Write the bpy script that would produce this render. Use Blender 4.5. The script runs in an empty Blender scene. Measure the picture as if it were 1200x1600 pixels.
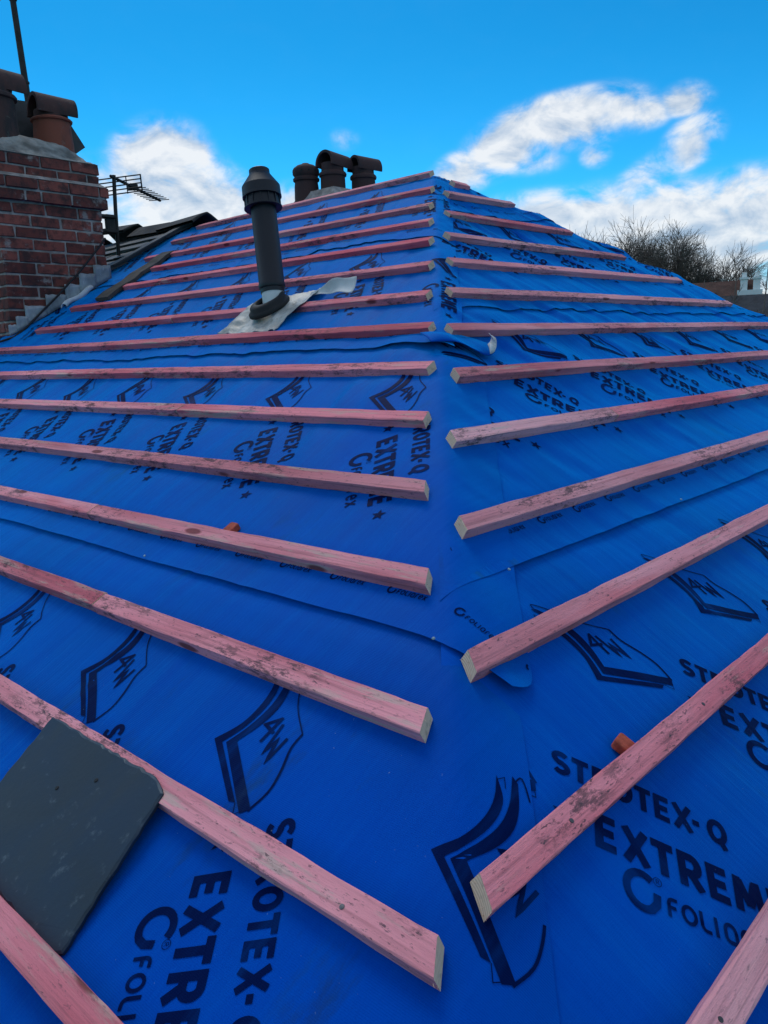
import bpy, bmesh, math, random
import numpy as np
from mathutils import Vector, Matrix
random.seed(7)
R_ = math.radians
C = bpy.context.scene.collection
pi = math.pi

# ------------------------------------------------------------------ roof geometry
AL, AR, AF = R_(27.574), R_(32.642), R_(28.0)      # slopes: long left slope, hip end, far slope
SL, CL, SR, CR = math.sin(AL), math.cos(AL), math.sin(AR), math.cos(AR)
TL_, TR_, TF_ = math.tan(AL), math.tan(AR), math.tan(AF)
APZ = 1.693
APX, APY = APZ/TL_, APZ/TR_
hL = np.array([SL/TR_, -1.0]); hL /= np.linalg.norm(hL); pL = np.array([-hL[1], hL[0]])
hR = np.array([-SR/TL_, -1.0]); hR /= np.linalg.norm(hR); pR = np.array([-hR[1], hR[0]])

def LP(s, y, h=0.0):
    return np.array([s*CL-h*SL, y, s*SL+h*CL])
def RP(s, x, h=0.0):
    return np.array([x, s*CR-h*SR, s*SR+h*CR])

# ------------------------------------------------------------------ helpers
def link(name, me, parent=None, mats=()):
    o = bpy.data.objects.new(name, me); C.objects.link(o)
    if parent: o.parent = parent
    for m in (mats if isinstance(mats, (list, tuple)) else [mats]):
        if m: me.materials.append(m)
    return o
def tag(o, label=None, cat=None, group=None, kind=None):
    if label: o['label'] = label
    if cat: o['category'] = cat
    if group: o['group'] = group
    if kind: o['kind'] = kind
    return o
def thing(name, label, cat, loc=(0, 0, 0), group=None):
    o = bpy.data.objects.new(name, None); C.objects.link(o); o.location = loc
    o.empty_display_size = .05
    return tag(o, label, cat, group)
def mesh(name, V, F, parent=None, mats=(), smooth=False, origin=None, fm=None):
    V = [tuple(map(float, v)) for v in V]
    if origin is not None: V = [(v[0]-origin[0], v[1]-origin[1], v[2]-origin[2]) for v in V]
    me = bpy.data.meshes.new(name); me.from_pydata(V, [], F)
    if fm is not None:
        for p, i in zip(me.polygons, fm): p.material_index = i
    if smooth:
        for p in me.polygons: p.use_smooth = True
    me.update()
    o = link(name, me, parent, mats)
    if origin is not None: o.location = origin
    return o
class MB:
    def __init__(s): s.V = []; s.F = []; s.M = []
    def add(s, V, F, m=0):
        b = len(s.V); s.V += [tuple(map(float, v)) for v in V]
        s.F += [tuple(i+b for i in f) for f in F]; s.M += [m]*len(F)
    def box(s, a, b, M=None, m=0, j=0):
        xs, ys, zs = zip(a, b)
        V = [Vector((x, y, z)) for x in xs for y in ys for z in zs]
        if j: V = [v+Vector((random.uniform(-j, j), random.uniform(-j, j), random.uniform(-j, j))) for v in V]
        if M is not None: V = [M @ v for v in V]
        s.add(V, [(0, 1, 3, 2), (4, 6, 7, 5), (0, 4, 5, 1), (2, 3, 7, 6), (0, 2, 6, 4), (1, 5, 7, 3)], m)
    def prism(s, poly, z0, z1, M=None, m=0):
        n = len(poly)
        V = [Vector((x, y, z0)) for x, y in poly]+[Vector((x, y, z1)) for x, y in poly]
        if M is not None: V = [M @ v for v in V]
        F = [tuple(range(n-1, -1, -1)), tuple(range(n, 2*n))]+[(i, (i+1) % n, n+(i+1) % n, n+i) for i in range(n)]
        s.add(V, F, m)
    def tube(s, pts, rad, n=8, m=0, cap=True):
        pts = [Vector(p) for p in pts]
        if not isinstance(rad, (list, tuple)): rad = [rad]*len(pts)
        V = []; F = []; u0 = None
        for i, p in enumerate(pts):
            d = (pts[min(i+1, len(pts)-1)]-pts[max(i-1, 0)]).normalized()
            if u0 is None: u0 = d.orthogonal().normalized()
            u0 = (u0-d*u0.dot(d)).normalized(); w = d.cross(u0)
            for k in range(n):
                a = 2*pi*k/n; V.append(p+(u0*math.cos(a)+w*math.sin(a))*rad[i])
        for i in range(len(pts)-1):
            for k in range(n):
                F.append((i*n+k, i*n+(k+1) % n, (i+1)*n+(k+1) % n, (i+1)*n+k))
        if cap: F += [tuple(range(n-1, -1, -1)), tuple(range((len(pts)-1)*n, len(pts)*n))]
        s.add(V, F, m)
    def lathe(s, prof, n=32, M=None, m=0, cap=False):
        V = []; F = []
        for r, z in prof:
            for k in range(n):
                a = 2*pi*k/n; v = Vector((r*math.cos(a), r*math.sin(a), z)); V.append(M @ v if M is not None else v)
        for i in range(len(prof)-1):
            for k in range(n):
                F.append((i*n+k, i*n+(k+1) % n, (i+1)*n+(k+1) % n, (i+1)*n+k))
        if cap: F += [tuple(range(n-1, -1, -1)), tuple(range((len(prof)-1)*n, len(prof)*n))]
        s.add(V, F, m)
    def build(s, name, mats, parent=None, smooth=False, origin=None):
        o = mesh(name, s.V, s.F, parent, mats, smooth, origin, s.M); return o
def soft(o, ang=35):
    me = o.data
    for p in me.polygons: p.use_smooth = True
    if hasattr(me, 'set_sharp_from_angle'): me.set_sharp_from_angle(angle=R_(ang))
    return o
def bevel(o, w, seg=2):
    b = o.modifiers.new('bevel', 'BEVEL'); b.width = w; b.segments = seg; b.limit_method = 'ANGLE'; b.angle_limit = R_(40)
    return o

# ------------------------------------------------------------------ numpy noise
def _h(ix, iy, seed):
    n = (ix.astype(np.int64)*374761393+iy.astype(np.int64)*668265263+seed*1442695041) & 0x7fffffff
    n = ((n ^ (n >> 13))*1274126177) & 0x7fffffff
    return ((n ^ (n >> 16)) & 0xffff)/65535.0
def vn(x, y, seed=0):
    x = np.asarray(x, float); y = np.asarray(y, float)
    ix = np.floor(x); iy = np.floor(y); fx = x-ix; fy = y-iy
    fx = fx**3*(fx*(fx*6-15)+10); fy = fy**3*(fy*(fy*6-15)+10)
    a = _h(ix, iy, seed); b = _h(ix+1, iy, seed); c = _h(ix, iy+1, seed); d = _h(ix+1, iy+1, seed)
    return ((a*(1-fx)+b*fx)*(1-fy)+(c*(1-fx)+d*fx)*fy)*2-1
def sstep(a, b, x):
    t = np.clip((np.asarray(x, float)-a)/(b-a), 0, 1); return t*t*(3-2*t)

# ------------------------------------------------------------------ materials
def newmat(name):
    m = bpy.data.materials.new(name); m.use_nodes = True
    nt = m.node_tree; b = nt.nodes['Principled BSDF']
    return m, nt, b
class NT:
    def __init__(s, nt): s.nt = nt
    def n(s, t, **k):
        nd = s.nt.nodes.new(t)
        for a, v in k.items():
            if a.startswith('i_'):
                key = a[2:]; key = int(key) if key.isdigit() else key.replace('_', ' ')
                s.set(nd.inputs[key], v)
            else: setattr(nd, a, v)
        return nd
    def set(s, inp, v):
        if isinstance(v, bpy.types.NodeSocket): s.nt.links.new(v, inp)
        elif isinstance(v, bpy.types.Node): s.nt.links.new(v.outputs[0], inp)
        else: inp.default_value = v
    def math(s, op, a, b=0.0, c=None, clamp=False):
        nd = s.nt.nodes.new('ShaderNodeMath'); nd.operation = op; nd.use_clamp = clamp
        s.set(nd.inputs[0], a); s.set(nd.inputs[1], b)
        if c is not None: s.set(nd.inputs[2], c)
        return nd.outputs[0]
    def mix(s, f, a, b, mode='MIX'):
        nd = s.nt.nodes.new('ShaderNodeMix'); nd.data_type = 'RGBA'; nd.blend_type = mode
        s.set(nd.inputs['Factor'], f)
        for k, v in (('A', a), ('B', b)):
            sk = [i for i in nd.inputs if i.name == k and i.type == 'RGBA'][0]
            s.set(sk, v if not isinstance(v, tuple) or len(v) == 4 else (*v, 1))
        return [o for o in nd.outputs if o.type == 'RGBA'][0]
    def ramp(s, f, a, b, lo=0.0, hi=1.0):
        nd = s.nt.nodes.new('ShaderNodeMapRange'); nd.interpolation_type = 'SMOOTHSTEP'
        s.set(nd.inputs['Value'], f); s.set(nd.inputs['From Min'], a); s.set(nd.inputs['From Max'], b)
        s.set(nd.inputs['To Min'], lo); s.set(nd.inputs['To Max'], hi); return nd.outputs[0]
    def noise(s, vec, scale, detail=4, rough=.55, dist=0.0):
        nd = s.n('ShaderNodeTexNoise'); s.nt.links.new(vec, nd.inputs['Vector'])
        nd.inputs['Scale'].default_value = scale; nd.inputs['Detail'].default_value = detail
        nd.inputs['Roughness'].default_value = rough; nd.inputs['Distortion'].default_value = dist
        return nd.outputs[0]
    def scaled(s, vec, sc, rot=(0, 0, 0), loc=(0, 0, 0)):
        nd = s.n('ShaderNodeMapping'); s.nt.links.new(vec, nd.inputs['Vector'])
        nd.inputs['Scale'].default_value = sc; nd.inputs['Rotation'].default_value = rot
        s.set(nd.inputs['Location'], loc); return nd.outputs[0]
    def bump(s, h, strength=.3, dist=.002):
        nd = s.n('ShaderNodeBump'); s.nt.links.new(h, nd.inputs['Height'])
        nd.inputs['Strength'].default_value = strength; nd.inputs['Distance'].default_value = dist
        return nd.outputs[0]
def simple(name, col, rough=.7, metal=0, var=.25, scale=12, spec=.4, bump=.2, bscale=60, bdist=.002):
    m, nt, b = newmat(name); N = NT(nt)
    co = N.n('ShaderNodeTexCoord').outputs['Object']
    f = N.noise(co, scale, 5)
    c = N.mix(N.ramp(f, .3, .7), tuple(max(0, x*(1-var)) for x in col), tuple(min(1, x*(1+var)) for x in col))
    nt.links.new(c, b.inputs['Base Color'])
    b.inputs['Roughness'].default_value = rough; b.inputs['Metallic'].default_value = metal
    b.inputs['Specular IOR Level'].default_value = spec
    if bump: nt.links.new(N.bump(N.noise(co, bscale, 4), bump, bdist), b.inputs['Normal'])
    return m

def membrane_material(name, base, ink=False):
    m, nt, b = newmat(name); N = NT(nt)
    uv = N.n('ShaderNodeUVMap'); uv.uv_map = 'cloth'; co = uv.outputs[0]
    g = N.noise(co, 2.3, 6, .6)
    col = N.mix(N.ramp(g, .3, .72), tuple(x*.88 for x in base), tuple(x*1.12 for x in base))
    # scuffs and dusty smears, dragged down the slope
    sc = N.noise(N.scaled(co, (9, 3.2, 1), (0, 0, R_(-28))), 1.0, 7, .68)
    area = N.noise(co, 1.7, 2)
    mask = N.math('MULTIPLY', N.ramp(sc, .55, .70), N.ramp(area, .47, .62))
    col = N.mix(N.math('MULTIPLY', mask, .62), col, (.012, .035, .10))
    sp = N.noise(N.scaled(co, (1, 1, 1)), 130, 3, .6)
    col = N.mix(N.math('MULTIPLY', N.ramp(sp, .71, .78), N.ramp(area, .40, .6, .1, .7)), col, (.20, .30, .42))
    pale = N.noise(N.scaled(co, (14, 1.6, 1), (0, 0, R_(14))), 1.0, 5, .6)
    col = N.mix(N.ramp(pale, .48, .78, 0, .24), col, (.0, .12, .56))  # lighter blue streaks paint the folds' sky reflection into the base colour
    nt.links.new(col, b.inputs['Base Color'])
    rg = N.ramp(g, .3, .7, .56, .66)
    nt.links.new(rg, b.inputs['Roughness'])
    b.inputs['Specular IOR Level'].default_value = .05
    b.inputs['Specular Tint'].default_value = (.05, .45, 1, 1)
    b.inputs['Sheen Weight'].default_value = .0 if ink else 1.0; b.inputs['Sheen Roughness'].default_value = .45
    b.inputs['Sheen Tint'].default_value = (0.0, .42, 1, 1)
    wave = N.n('ShaderNodeTexWave'); nt.links.new(N.scaled(co, (1, 1, 1)), wave.inputs['Vector'])
    wave.bands_direction = 'Y'; wave.inputs['Scale'].default_value = 115; wave.inputs['Distortion'].default_value = 1.5
    wave.inputs['Detail'].default_value = 1
    fib = N.noise(co, 520, 3, .7)
    cr = N.noise(N.scaled(co, (22, 2.2, 1), (0, 0, R_(10))), 1.0, 5, .55)
    h = N.math('ADD', N.math('MULTIPLY', wave.outputs[1], .00016), N.math('MULTIPLY', fib, .00042))
    h = N.math('ADD', h, N.math('MULTIPLY', cr, .0045))
    bm = N.n('ShaderNodeBump'); nt.links.new(h, bm.inputs['Height']); bm.inputs['Strength'].default_value = .75
    bm.inputs['Distance'].default_value = 1.0
    nt.links.new(bm.outputs[0], b.inputs['Normal'])
    return m
M_MEM = membrane_material('blue_membrane', (.0, .056, .40))
M_INK = membrane_material('navy_ink', (.0004, .006, .055), True)

def batten_material():
    m, nt, b = newmat('pink_treated_pine'); N = NT(nt)
    co = N.n('ShaderNodeTexCoord').outputs['Object']
    oi = N.n('ShaderNodeObjectInfo')
    rnd = oi.outputs['Random']
    off = N.n('ShaderNodeCombineXYZ'); nt.links.new(N.math('MULTIPLY', rnd, 37.0), off.inputs[0])
    nt.links.new(N.math('MULTIPLY', rnd, 11.0), off.inputs[1])
    va = N.n('ShaderNodeVectorMath'); va.operation = 'ADD'; nt.links.new(co, va.inputs[0]); nt.links.new(off.outputs[0], va.inputs[1])
    co = va.outputs[0]
    tone = N.noise(N.scaled(co, (1.1, 6, 6)), 1.0, 4, .6)
    col = N.mix(N.ramp(tone, .3, .7), (.62, .108, .145), (.92, .300, .345))
    red = N.noise(N.scaled(co, (2.2, 14, 14)), 1.0, 3, .5)
    col = N.mix(N.ramp(red, .60, .78, 0, .6), col, (.66, .055, .085))
    grain = N.noise(N.scaled(co, (3.0, 130, 130)), 1.0, 4, .6, .35)
    col = N.mix(N.ramp(grain, .46, .72, 0, .55), col, (.30, .075, .095))
    worn = N.noise(N.scaled(co, (5, 40, 40)), 1.0, 5, .65)
    wmask = N.math('MULTIPLY', N.ramp(worn, .52, .64), N.ramp(N.noise(N.scaled(co, (1.3, 5, 5)), 1.0, 2), .42, .60))
    col = N.mix(N.math('MULTIPLY', wmask, .7), col, (.55, .42, .34))
    # knots
    vo = N.n('ShaderNodeTexVoronoi'); vo.feature = 'F1'; vo.inputs['Scale'].default_value = 1.0
    nt.links.new(N.scaled(co, (4.6, 15, 15)), vo.inputs['Vector'])
    sel = N.n('ShaderNodeSeparateColor'); nt.links.new(vo.outputs['Color'], sel.inputs[0])
    kn = N.math('MULTIPLY', N.ramp(vo.outputs['Distance'], .10, .17, 1, 0), N.math('GREATER_THAN', sel.outputs[0], .70))
    col = N.mix(N.math('MULTIPLY', kn, .85), col, (.17, .016, .020))
    # black smudges and mould
    sm = N.noise(N.scaled(co, (19, 52, 52)), 1.0, 9, .80)
    ar = N.noise(N.scaled(co, (2.1, 4, 4)), 1.0, 3, .6)
    sm2 = N.math('MULTIPLY', N.ramp(sm, .49, .58), N.ramp(ar, .50, .62))
    col = N.mix(N.math('MULTIPLY', sm2, .80), col, (.045, .040, .048))
    fleck = N.noise(N.scaled(co, (60, 190, 190)), 1.0, 4, .7)
    col = N.mix(N.math('MULTIPLY', N.ramp(fleck, .58, .68), N.ramp(ar, .36, .56, .22, .9)), col, (.06, .05, .06))
    hs = N.n('ShaderNodeHueSaturation'); nt.links.new(col, hs.inputs['Color'])
    oc = N.n('ShaderNodeSeparateColor'); nt.links.new(oi.outputs['Color'], oc.inputs[0])
    nt.links.new(oc.outputs[0], hs.inputs['Value']); nt.links.new(oc.outputs[1], hs.inputs['Saturation'])
    nt.links.new(hs.outputs[0], b.inputs['Base Color'])
    b.inputs['Roughness'].default_value = .82; b.inputs['Specular IOR Level'].default_value = .25
    h = N.math('ADD', N.math('MULTIPLY', grain, .0022), N.math('MULTIPLY', fleck, .0016))
    bm = N.n('ShaderNodeBump'); nt.links.new(h, bm.inputs['Height']); bm.inputs['Distance'].default_value = 1.0; bm.inputs['Strength'].default_value = .8
    nt.links.new(bm.outputs[0], b.inputs['Normal'])
    return m
M_BAT = batten_material()
def endgrain():
    m, nt, b = newmat('raw_end_grain'); N = NT(nt)
    co = N.n('ShaderNodeTexCoord').outputs['Object']
    w = N.n('ShaderNodeTexWave'); w.wave_type = 'RINGS'; w.inputs['Scale'].default_value = 75; w.inputs['Distortion'].default_value = 2
    nt.links.new(N.scaled(co, (.3, 1, 1), loc=(0, .02, .03)), w.inputs['Vector'])
    f = N.noise(co, 90, 4)
    c = N.mix(w.outputs[1], (.60, .40, .27), (.80, .56, .40))
    c = N.mix(N.ramp(f, .5, .75, 0, .6), c, (.34, .23, .17))
    nt.links.new(c, b.inputs['Base Color']); b.inputs['Roughness'].default_value = .9
    return m
M_END = endgrain()

M_LEADP = simple('pale_nail_head', (.26, .36, .42), .5, .3)
M_WHITEM = simple('grey_white_underside', (.55, .57, .58), .7, var=.12, scale=9)
M_SLATE = simple('old_slate', (.046, .048, .050), .62, var=.35, scale=7, bump=.5, bscale=40, bdist=.004)
M_RIDGE = simple('dark_ridge_tile', (.030, .027, .026), .85, var=.5, scale=14, bump=.6, bscale=30, bdist=.006)
M_PVC = simple('black_plastic', (.006, .0085, .014), .46, var=.15, scale=6, bump=.05)
M_PVCW = simple('white_plastic', (.62, .63, .63), .45, var=.06, scale=6, bump=.04)
M_RUB = simple('black_rubber', (.012, .012, .013), .7, var=.2)
M_STEEL = simple('dull_steel', (.12, .12, .125), .5, metal=.7, var=.4)
M_DARKM = simple('dark_weathered_metal', (.03, .026, .025), .6, metal=.4, var=.4)
M_CABLE = simple('black_cable', (.012, .012, .013), .6, var=.1, bump=0)
M_BOARD = simple('weathered_grey_board', (.060, .050, .044), .9, var=.45, scale=9, bump=.5, bscale=30, bdist=.004)
M_WALL = simple('pale_render', (.74, .74, .72), .85, var=.06, scale=2, bump=.2)
M_WALLB = simple('house_wall_brick', (.20, .075, .055), .9, var=.3, scale=6)
M_TILEB = simple('brown_roof_tile', (.085, .040, .030), .85, var=.3, scale=3, bump=.6, bscale=9, bdist=.05)
M_SLATEF = simple('far_slate_roof', (.032, .035, .042), .75, var=.35, scale=3, bump=.6, bscale=9, bdist=.04)
M_GLASS = simple('dark_glass', (.02, .025, .03), .12, var=.1, bump=0, spec=.6)
M_BARK = simple('bare_bark', (.135, .108, .092), .95, var=.35, scale=2, bump=0)
M_DECK = simple('roof_deck_timber', (.16, .11, .07), .9, var=.3)
M_GROUND = simple('ground', (.05, .065, .03), 1.0, var=.5, scale=.2, bump=0)
M_CHIP = simple('orange_wedge', (.42, .075, .040), .85, var=.35, scale=60, bump=.4, bscale=200)

def lead_mat(name, base, streak):
    m, nt, b = newmat(name); N = NT(nt)
    co = N.n('ShaderNodeTexCoord').outputs['Object']
    f = N.noise(N.scaled(co, (9, 9, 5)), 1.0, 7, .68)
    c = N.mix(N.ramp(f, .32, .70), tuple(x*.5 for x in base), base)
    g = N.noise(N.scaled(co, (30, 30, 14)), 1.0, 6, .7)
    c = N.mix(N.ramp(g, .55, .70, 0, .6), c, streak)
    nt.links.new(c, b.inputs['Base Color']); b.inputs['Roughness'].default_value = .55; b.inputs['Metallic'].default_value = .15
    nt.links.new(N.bump(N.noise(co, 18, 5), .5, .006), b.inputs['Normal'])
    return m
M_LEAD = lead_mat('lead_sheet', (.36, .39, .42), (.55, .57, .58))
M_ALU = lead_mat('crinkled_flashing', (.56, .55, .51), (.22, .19, .15))

def brick_mat():
    m, nt, b = newmat('old_red_brick'); N = NT(nt)
    co = N.n('ShaderNodeTexCoord').outputs['Object']
    at = N.n('ShaderNodeAttribute'); at.attribute_name = 'tone'
    f = N.noise(co, 22, 6, .65)
    t = at.outputs['Fac']
    c = N.mix(t, (.135, .031, .024), (.30, .078, .056))
    c = N.mix(N.ramp(f, .42, .66, 0, .85), c, (.040, .020, .02))
    soot = N.noise(N.scaled(co, (5, 5, 2.2)), 1.0, 5, .6)
    c = N.mix(N.ramp(soot, .52, .70, 0, .6), c, (.022, .014, .015))
    g = N.noise(co, 9, 7, .7)
    c = N.mix(N.ramp(g, .56, .68, 0, .8), c, (.30, .26, .24))
    nt.links.new(c, b.inputs['Base Color']); b.inputs['Roughness'].default_value = .92
    nt.links.new(N.bump(N.noise(co, 120, 5), .6, .004), b.inputs['Normal'])
    return m
M_BRICK = brick_mat()
M_MORTAR = simple('lime_mortar', (.31, .265, .245), .95, var=.35, scale=14, bump=.7, bscale=70, bdist=.005)
M_CROWN = simple('weathered_mortar_crown', (.25, .235, .215), .95, var=.55, scale=9, bump=.8, bscale=50, bdist=.008)
def pot_mat(name, base, dark, amt):
    m, nt, b = newmat(name); N = NT(nt)
    co = N.n('ShaderNodeTexCoord').outputs['Object']
    f = N.noise(N.scaled(co, (7, 7, 3)), 1.0, 6, .65)
    c = N.mix(N.ramp(f, amt, amt+.25), base, dark)
    g = N.noise(co, 28, 6, .7)
    c = N.mix(N.ramp(g, .58, .72, 0, .45), c, (.15, .155, .14))
    nt.links.new(c, b.inputs['Base Color']); b.inputs['Roughness'].default_value = .85
    nt.links.new(N.bump(g, .4, .006), b.inputs['Normal'])
    return m
M_POT = pot_mat('terracotta_pot', (.24, .062, .036), (.09, .032, .025), .52)
M_POTD = pot_mat('sooty_pot', (.075, .030, .026), (.020, .017, .018), .42)
M_POTF = pot_mat('far_sooty_pot', (.060, .024, .022), (.030, .020, .022), .42)

def slate_mat():
    m, nt, b = newmat('loose_slate'); N = NT(nt)
    co = N.n('ShaderNodeTexCoord').outputs['Object']
    f = N.noise(co, 5, 6, .6); g = N.noise(co, 34, 6, .7); e = N.noise(N.scaled(co, (3, 9, 3), (0, 0, .5)), 1.0, 5, .6)
    c = N.mix(N.ramp(f, .35, .68), (.009, .012, .016), (.010, .020, .040))
    c = N.mix(N.ramp(e, .50, .72, 0, .5), c, (.030, .028, .020))
    c = N.mix(N.ramp(g, .58, .74, 0, .5), c, (.13, .16, .18))
    nt.links.new(c, b.inputs['Base Color'])
    nt.links.new(N.ramp(f, .3, .7, .40, .56), b.inputs['Roughness']); b.inputs['Specular IOR Level'].default_value = .6; b.inputs['Specular Tint'].default_value = (.55, .8, 1, 1)
    nt.links.new(N.bump(N.math('ADD', g, N.math('MULTIPLY', f, .5)), .30, .0022), b.inputs['Normal'])
    return m
M_SLATE1 = slate_mat()

# ------------------------------------------------------------------ the surface of the membrane
BAT_L = [3.60, 3.31, 3.02, 2.785, 2.535, 2.275, 2.003, 1.766, 1.511, 1.258, 1.006, .766, .519, .268, .017]
BAT_R = [2.99, 2.80, 2.505, 2.24, 1.995, 1.748, 1.508, 1.255, 1.016, .780, .530, .278, .025]
def H0(x, y):
    k = .011
    zl, zr, zf = TL_*x, TR_*y, APZ-(x-APX)*TF_
    m = np.minimum(np.minimum(zl, zr), zf)
    el, er, ef = np.exp(-(zl-m)/k), np.exp(-(zr-m)/k), np.exp(-(zf-m)/k)
    S = el+er+ef
    z = m-k*np.log(S)+k*.0
    gx = (el*TL_-ef*TF_)/S; gy = er*TR_/S
    n = np.stack([-gx, -gy, np.ones_like(gx)], -1); n /= np.linalg.norm(n, axis=-1, keepdims=True)
    return z, n
def press(s, rows):
    d = np.full(np.shape(s), 9.0)
    for r in rows: d = np.minimum(d, np.abs(s-(r-.02)))
    return sstep(.012, .10, d)
def wrinkle(x, y):
    zl, zr = TL_*x, TR_*y
    onl = zl < zr
    hipd = np.abs(zl-zr)/.75
    sl, ul = x/CL, -y
    sr, vr = y/CR, x
    pl = press(sl, BAT_L); pr = press(sr, BAT_R)
    up = sstep(.5, 1.6, sl); upr = sstep(.5, 1.7, sr)
    # folds run down the slope, a little slanted, as cloth sagging between rafters
    wl = .0030*vn((ul+.22*sl)*7.5, sl*.8, 1)+.0017*vn((ul+.30*sl)*19, sl*1.5, 2)+.004*vn(ul*1.7, sl*1.3, 3)
    wl = wl*(.6+1.5*up)+.0035*np.maximum(0, vn((ul-.5*sl)*3.1, sl*.9, 4)-.35)*up
    wr = .0036*vn((vr+.30*sr)*7.0, sr*.75, 5)+.0021*vn((vr+.38*sr)*17, sr*1.3, 6)+.004*vn(vr*1.6, sr*1.2, 7)
    wr = wr*(.75+2.4*upr)+.004*np.maximum(0, vn((vr-.7*sr)*3.3, sr*.8, 8)-.3)*upr
    rl = (1-np.abs(vn((ul+.45*sl)*3.2, sl*.55, 71)))**7*.0055*up+(1-np.abs(vn((ul+.15*sl)*6.1, sl*.7, 72)))**9*.003
    rr = (1-np.abs(vn((vr+.62*sr)*3.0, sr*.5, 73)))**7*.0075*upr+(1-np.abs(vn((vr+.25*sr)*6.3, sr*.7, 74)))**9*.0035
    wl = wl+rl; wr = wr+rr
    w = np.where(onl, wl*(.25+.75*pl), wr*(.25+.75*pr))
    w = w*sstep(0.0, .10, hipd)
    # bunched cloth along the hip
    nh = np.exp(-(hipd/.17)**2)
    w = w+nh*(.0045*vn(x*5+y*2, y*5-x*2, 9)+.0022*vn(x*15, y*15, 10))*(.45+.7*sstep(.4, 1.5, sl))
    zf = APZ-(x-APX)*TF_
    fh = np.exp(-((zf-np.minimum(zl, zr))/.16)**2)
    w = w+fh*(.010*vn(x*2.2+y*1.2, y*6, 11)+.004*vn(x*7, y*7, 12))
    return w
def lpos(u, s):
    """unfolded coordinates of the left slope (right = u, up = s) -> plan; beyond the hip the cloth wraps on to the hip end"""
    u = np.asarray(u, float); s = np.asarray(s, float)
    a = u*hL[0]+s*hL[1]; b = u*pL[0]+s*pL[1]
    x1, y1 = s*CL, -u
    v2, s2 = a*hR[0]+b*pR[0], a*hR[1]+b*pR[1]
    r = b > 0
    return np.where(r, v2, x1), np.where(r, s2*CR, y1), b
def rpos(v, s):
    v = np.asarray(v, float); s = np.asarray(s, float)
    b = v*pR[0]+s*pR[1]
    return v, s*CR, b
PITCH = .985
L0S, R0S = -.335, -.338
def wend(k, s):
    if k == 0: return .135+0*s
    if k == 1: return .168-.055*np.clip(1-(s-.65)/.07, 0, 1)**2
    if k == 2: return .045+.06*sstep(1.66, 1.85, s)
    return .11+0*s
def offset(k, d, t, b, left):
    edge = (.25 if k == 3 else (.18 if k == 2 and not left else 1.0))*(.0018+.0032*np.maximum(0, vn(t*4.0, k*7.7, 21))+.0010*np.maximum(0, vn(t*11, k*3.1, 22)))
    o = .0016+edge*np.exp(-np.maximum(d, 0)/.022)+.0020*(1-sstep(0, .22, d))
    o = o-.0040*sstep(PITCH-.05, PITCH-.005, d)
    if left:
        o = o+.0030*sstep(-.03, .02, b)
        if k == 2:   # the loose corner that lifts off the hip
            o = o+.016*np.exp(-(np.maximum(d, 0)/.08)**2)*sstep(-.10, .02, b)+.006*np.exp(-(np.maximum(d, 0)/.07)**2)*sstep(-.9, -.1, b)*(vn(t*9, 3.3, 31)*.5+.5)
        if k == 1:
            o = o+.010*np.exp(-(np.maximum(d, 0)/.05)**2)*sstep(.0, .10, b)
    return o
def surf(left, k, t, s, extra=0.0):
    x, y, b = (lpos if left else rpos)(t, s)
    d = s-((L0S if left else R0S)+k*PITCH)
    z, n = H0(x, y)
    o = wrinkle(x, y)+offset(k, d, t, b, left)+extra
    return np.stack([x, y, z], -1)+n*o[..., None]
def spaced(total, d0, d1, grow):
    q = [0.0]; d = d0
    while q[-1] < total:
        q.append(q[-1]+d); d = min(d1, d*grow)
    q[-1] = total
    return np.array(q)
def set_uv(me, uvs):
    uv = me.uv_layers.new(name='cloth')
    li = np.empty(len(me.loops), int); me.loops.foreach_get('vertex_index', li)
    uv.data.foreach_set('uv', np.asarray(uvs, np.float32)[li].ravel())

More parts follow.
